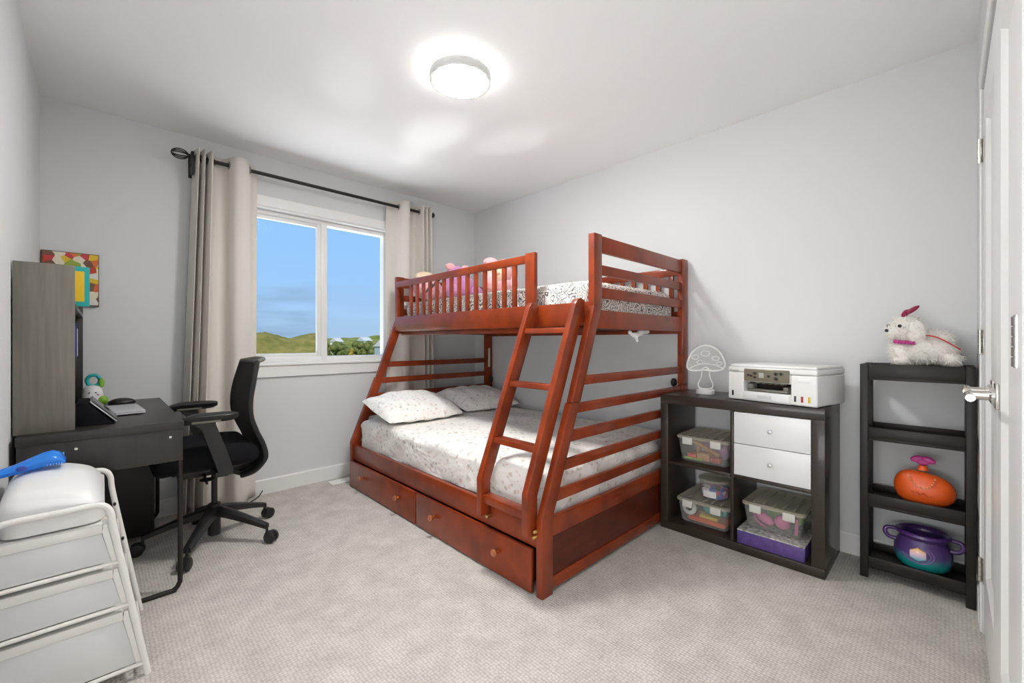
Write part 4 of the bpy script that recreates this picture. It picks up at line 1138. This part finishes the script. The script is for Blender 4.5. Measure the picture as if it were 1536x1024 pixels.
def tree(label, p, h, w, m):
    t = thing('tree', label, 'tree', (p.x, p.y, GZ), group='far trees outside the window')
    base_ = V((p.x, p.y, GZ))
    part('trunk', MB().lathe([(.18, 0), (.12, h*.5)], base_, 8), M['bark'], t)
    mb = MB()
    for k in range(9):
        a = random.uniform(0, 2*PI); q = random.uniform(0, .55)*w
        c = base_+V((q*math.cos(a), q*math.sin(a), h*random.uniform(.18, .74)))
        r = w*random.uniform(.32, .5)
        mb.ell(c, (r, r, r*.9), 12, 8, fn=lambda d, s=k: 1+.25*nz(d.x*3, d.y*3, d.z*3+s))
    part('foliage', mb, m, t)
random.seed(11)
tx_ = [(492, 128, 6.6, 3.0), (503, 150, 6.2, 3.3), (511, 132, 5.4, 2.7), (520, 145, 6.2, 3.0999999999999996), (531, 130, 6.0, 2.2), (540, 152, 6.8, 3.3), (551, 140, 6.9, 2.4), (560, 128, 5.6, 2.9000000000000004), (569, 150, 6.6, 3.0999999999999996), (578, 136, 5.8, 2.2), (588, 148, 6.4, 2.4)]
ordn = ['first', 'second', 'third', 'fourth', 'fifth', 'sixth', 'seventh', 'eighth', 'ninth', 'tenth', 'eleventh']
for i, (px, d, h, w_) in enumerate(tx_):
    if i == 4: continue
    tree('far green tree beyond the right window pane, %s tree from the mullion' % ordn[i if i < 4 else i-1], ray(px, d), h*.9, w_, M['leaf'])
tree('far yellow tree standing among the green trees outside the window', ray(527, 112), 4.6, 1.3, M['leaf2'])
def house(label, p, w_, d_, h, m):
    t = thing('house', label, 'house', (p.x, p.y, GZ), math.radians(20), group='far houses outside the window')
    part('walls', MB().box(-w_/2, w_/2, -d_/2, d_/2, 0, h, 0), m, t, W=False)
    part('roof', MB().prism([(-d_/2-.3, h), (0, h+1.6), (d_/2+.3, h)], 0, -w_/2-.3, w_/2+.3, 0), M['roof'], t, W=False)
    for sx in (-.28, .1, .32): part('house_window', MB().box(w_*sx-.4, w_*sx+.4, -d_/2-.04, -d_/2, h*.45, h*.75, 0), M['dark'], t, W=False)
house('far white house, left one among the trees outside', ray(505, 175), 3.0, 4, 5.2, M['siding'])
house('far white house, middle one among the trees outside', ray(547, 185), 4.5, 4, 5.6, M['siding'])
house('far grey house, right one among the trees outside', ray(577, 112), 3.6, 3.6, 4.0, M['houseg'])

# ------------------------------------------------------------------ world and lights
w = bpy.data.worlds.new('sky'); S.world = w; w.use_nodes = True; nt = w.node_tree
bg = nt.nodes['Background']
tc = nt.nodes.new('ShaderNodeTexCoord'); sx = nt.nodes.new('ShaderNodeSeparateXYZ')
nt.links.new(tc.outputs['Generated'], sx.inputs[0])
r = nt.nodes.new('ShaderNodeValToRGB')
stops = [(0, (178, 205, 235)), (.06, (170, 208, 247)), (.14, (159, 205, 254)), (.25, (153, 202, 255)), (1, (110, 170, 245))]
while len(r.color_ramp.elements) < len(stops): r.color_ramp.elements.new(.5)
for e, (p, c) in zip(r.color_ramp.elements, stops): e.position = p; e.color = (*lin(c), 1)
nt.links.new(sx.outputs[2], r.inputs['Fac'])
mp_ = nt.nodes.new('ShaderNodeMapping'); mp_.inputs['Scale'].default_value = (1.6, 1.6, 9)
nt.links.new(tc.outputs['Generated'], mp_.inputs['Vector'])
n = nt.nodes.new('ShaderNodeTexNoise'); n.inputs['Scale'].default_value = 2.2; n.inputs['Detail'].default_value = 5
nt.links.new(mp_.outputs[0], n.inputs['Vector'])
r2 = nt.nodes.new('ShaderNodeValToRGB'); r2.color_ramp.elements[0].position = .42; r2.color_ramp.elements[0].color = (0, 0, 0, 1)
r2.color_ramp.elements[1].position = .62; r2.color_ramp.elements[1].color = (1, 1, 1, 1)
nt.links.new(n.outputs['Fac'], r2.inputs['Fac'])
# clouds only low over the horizon
mr = nt.nodes.new('ShaderNodeMapRange'); mr.inputs['From Min'].default_value = .17; mr.inputs['From Max'].default_value = .09
nt.links.new(sx.outputs[2], mr.inputs['Value'])
mm = nt.nodes.new('ShaderNodeMath'); mm.operation = 'MULTIPLY'
nt.links.new(r2.outputs[0], mm.inputs[0]); mr3 = nt.nodes.new('ShaderNodeMapRange'); mr3.inputs['From Min'].default_value = .36; mr3.inputs['From Max'].default_value = .29
mr3.inputs['To Min'].default_value = .15; nt.links.new(sx.outputs[0], mr3.inputs['Value'])
m3 = nt.nodes.new('ShaderNodeMath'); m3.operation = 'MULTIPLY'; nt.links.new(mr.outputs[0], m3.inputs[0]); nt.links.new(mr3.outputs[0], m3.inputs[1])
nt.links.new(m3.outputs[0], mm.inputs[1])
mx = nt.nodes.new('ShaderNodeMix'); mx.data_type = 'RGBA'
nt.links.new(mm.outputs[0], mx.inputs[0]); nt.links.new(r.outputs[0], mx.inputs[6]); mx.inputs[7].default_value = (*lin((146, 176, 208)), 1)
nt.links.new(mx.outputs[2], bg.inputs['Color']); bg.inputs['Strength'].default_value = .93

def light(name, kind, loc, energy, rot=(0, 0, 0), size=1, sy=None, color=(1, 1, 1)):
    l = bpy.data.lights.new(name, kind); l.energy = energy; l.color = color
    if kind == 'AREA':
        l.size = size
        if sy: l.shape = 'RECTANGLE'; l.size_y = sy
    elif kind == 'SUN': l.angle = .01
    o = bpy.data.objects.new(name, l); COL.objects.link(o); o.location = loc; o.rotation_euler = rot
    return o
light('sun', 'SUN', (0, 0, 30), 3.0, (math.radians(48), 0, math.radians(-25)), color=(1, .96, .88))
light('hall_side_fill', 'AREA', (-2.05, .0, 1.1), 80, (0, math.radians(-131), 0), 1.9, 2.1, (1, 1, 1))  # unseen fill added on the hall side to brighten bed fronts and right wall
light('hall_top_fill', 'AREA', (-.6, -.3, 2.42), 8, (0, 0, 0), .8, .8, (1, 1, 1))  # small unseen fill light added overhead in the hall
light('ground_bounce_fill', 'AREA', (1.3, 21, -3.6), 15500, (math.radians(180), 0, 0), 40, 30, (1, 1, 1))  # added upward area light standing in for ground bounce, brightens the ceiling
# sun glints thrown up through the window onto the ceiling by something bright outdoors
for i, (px, py, wx, e, ang) in enumerate(((650, 203, 1.55, 400, 5), (776, 212, 1.62, 300, 4.5), (615, 236, 1.45, 170, 3.5), (520, 118, 1.5, 200, 4))):
    d_ = ray(px, 1); k_ = (2.44-1.1)*634.7/(512-py); P_ = V((d_.x*k_, d_.y*k_, 2.44))
    W_ = V((wx, 3.5, 1.50)); Q_ = W_+(W_-P_).normalized()*4.0
    l = bpy.data.lights.new('sun_glint', 'SPOT'); l.energy = e; l.spot_size = math.radians(ang); l.spot_blend = 1; l.shadow_soft_size = .03
    o = bpy.data.objects.new('sun_glint', l); COL.objects.link(o); o.location = Q_
    o.rotation_euler = (P_-Q_).to_track_quat('-Z', 'Y').to_euler()

S.view_settings.view_transform = 'Standard'; S.view_settings.look = 'None'
S.view_settings.exposure = .16; S.view_settings.gamma = 1; S.view_settings.use_curve_mapping = False
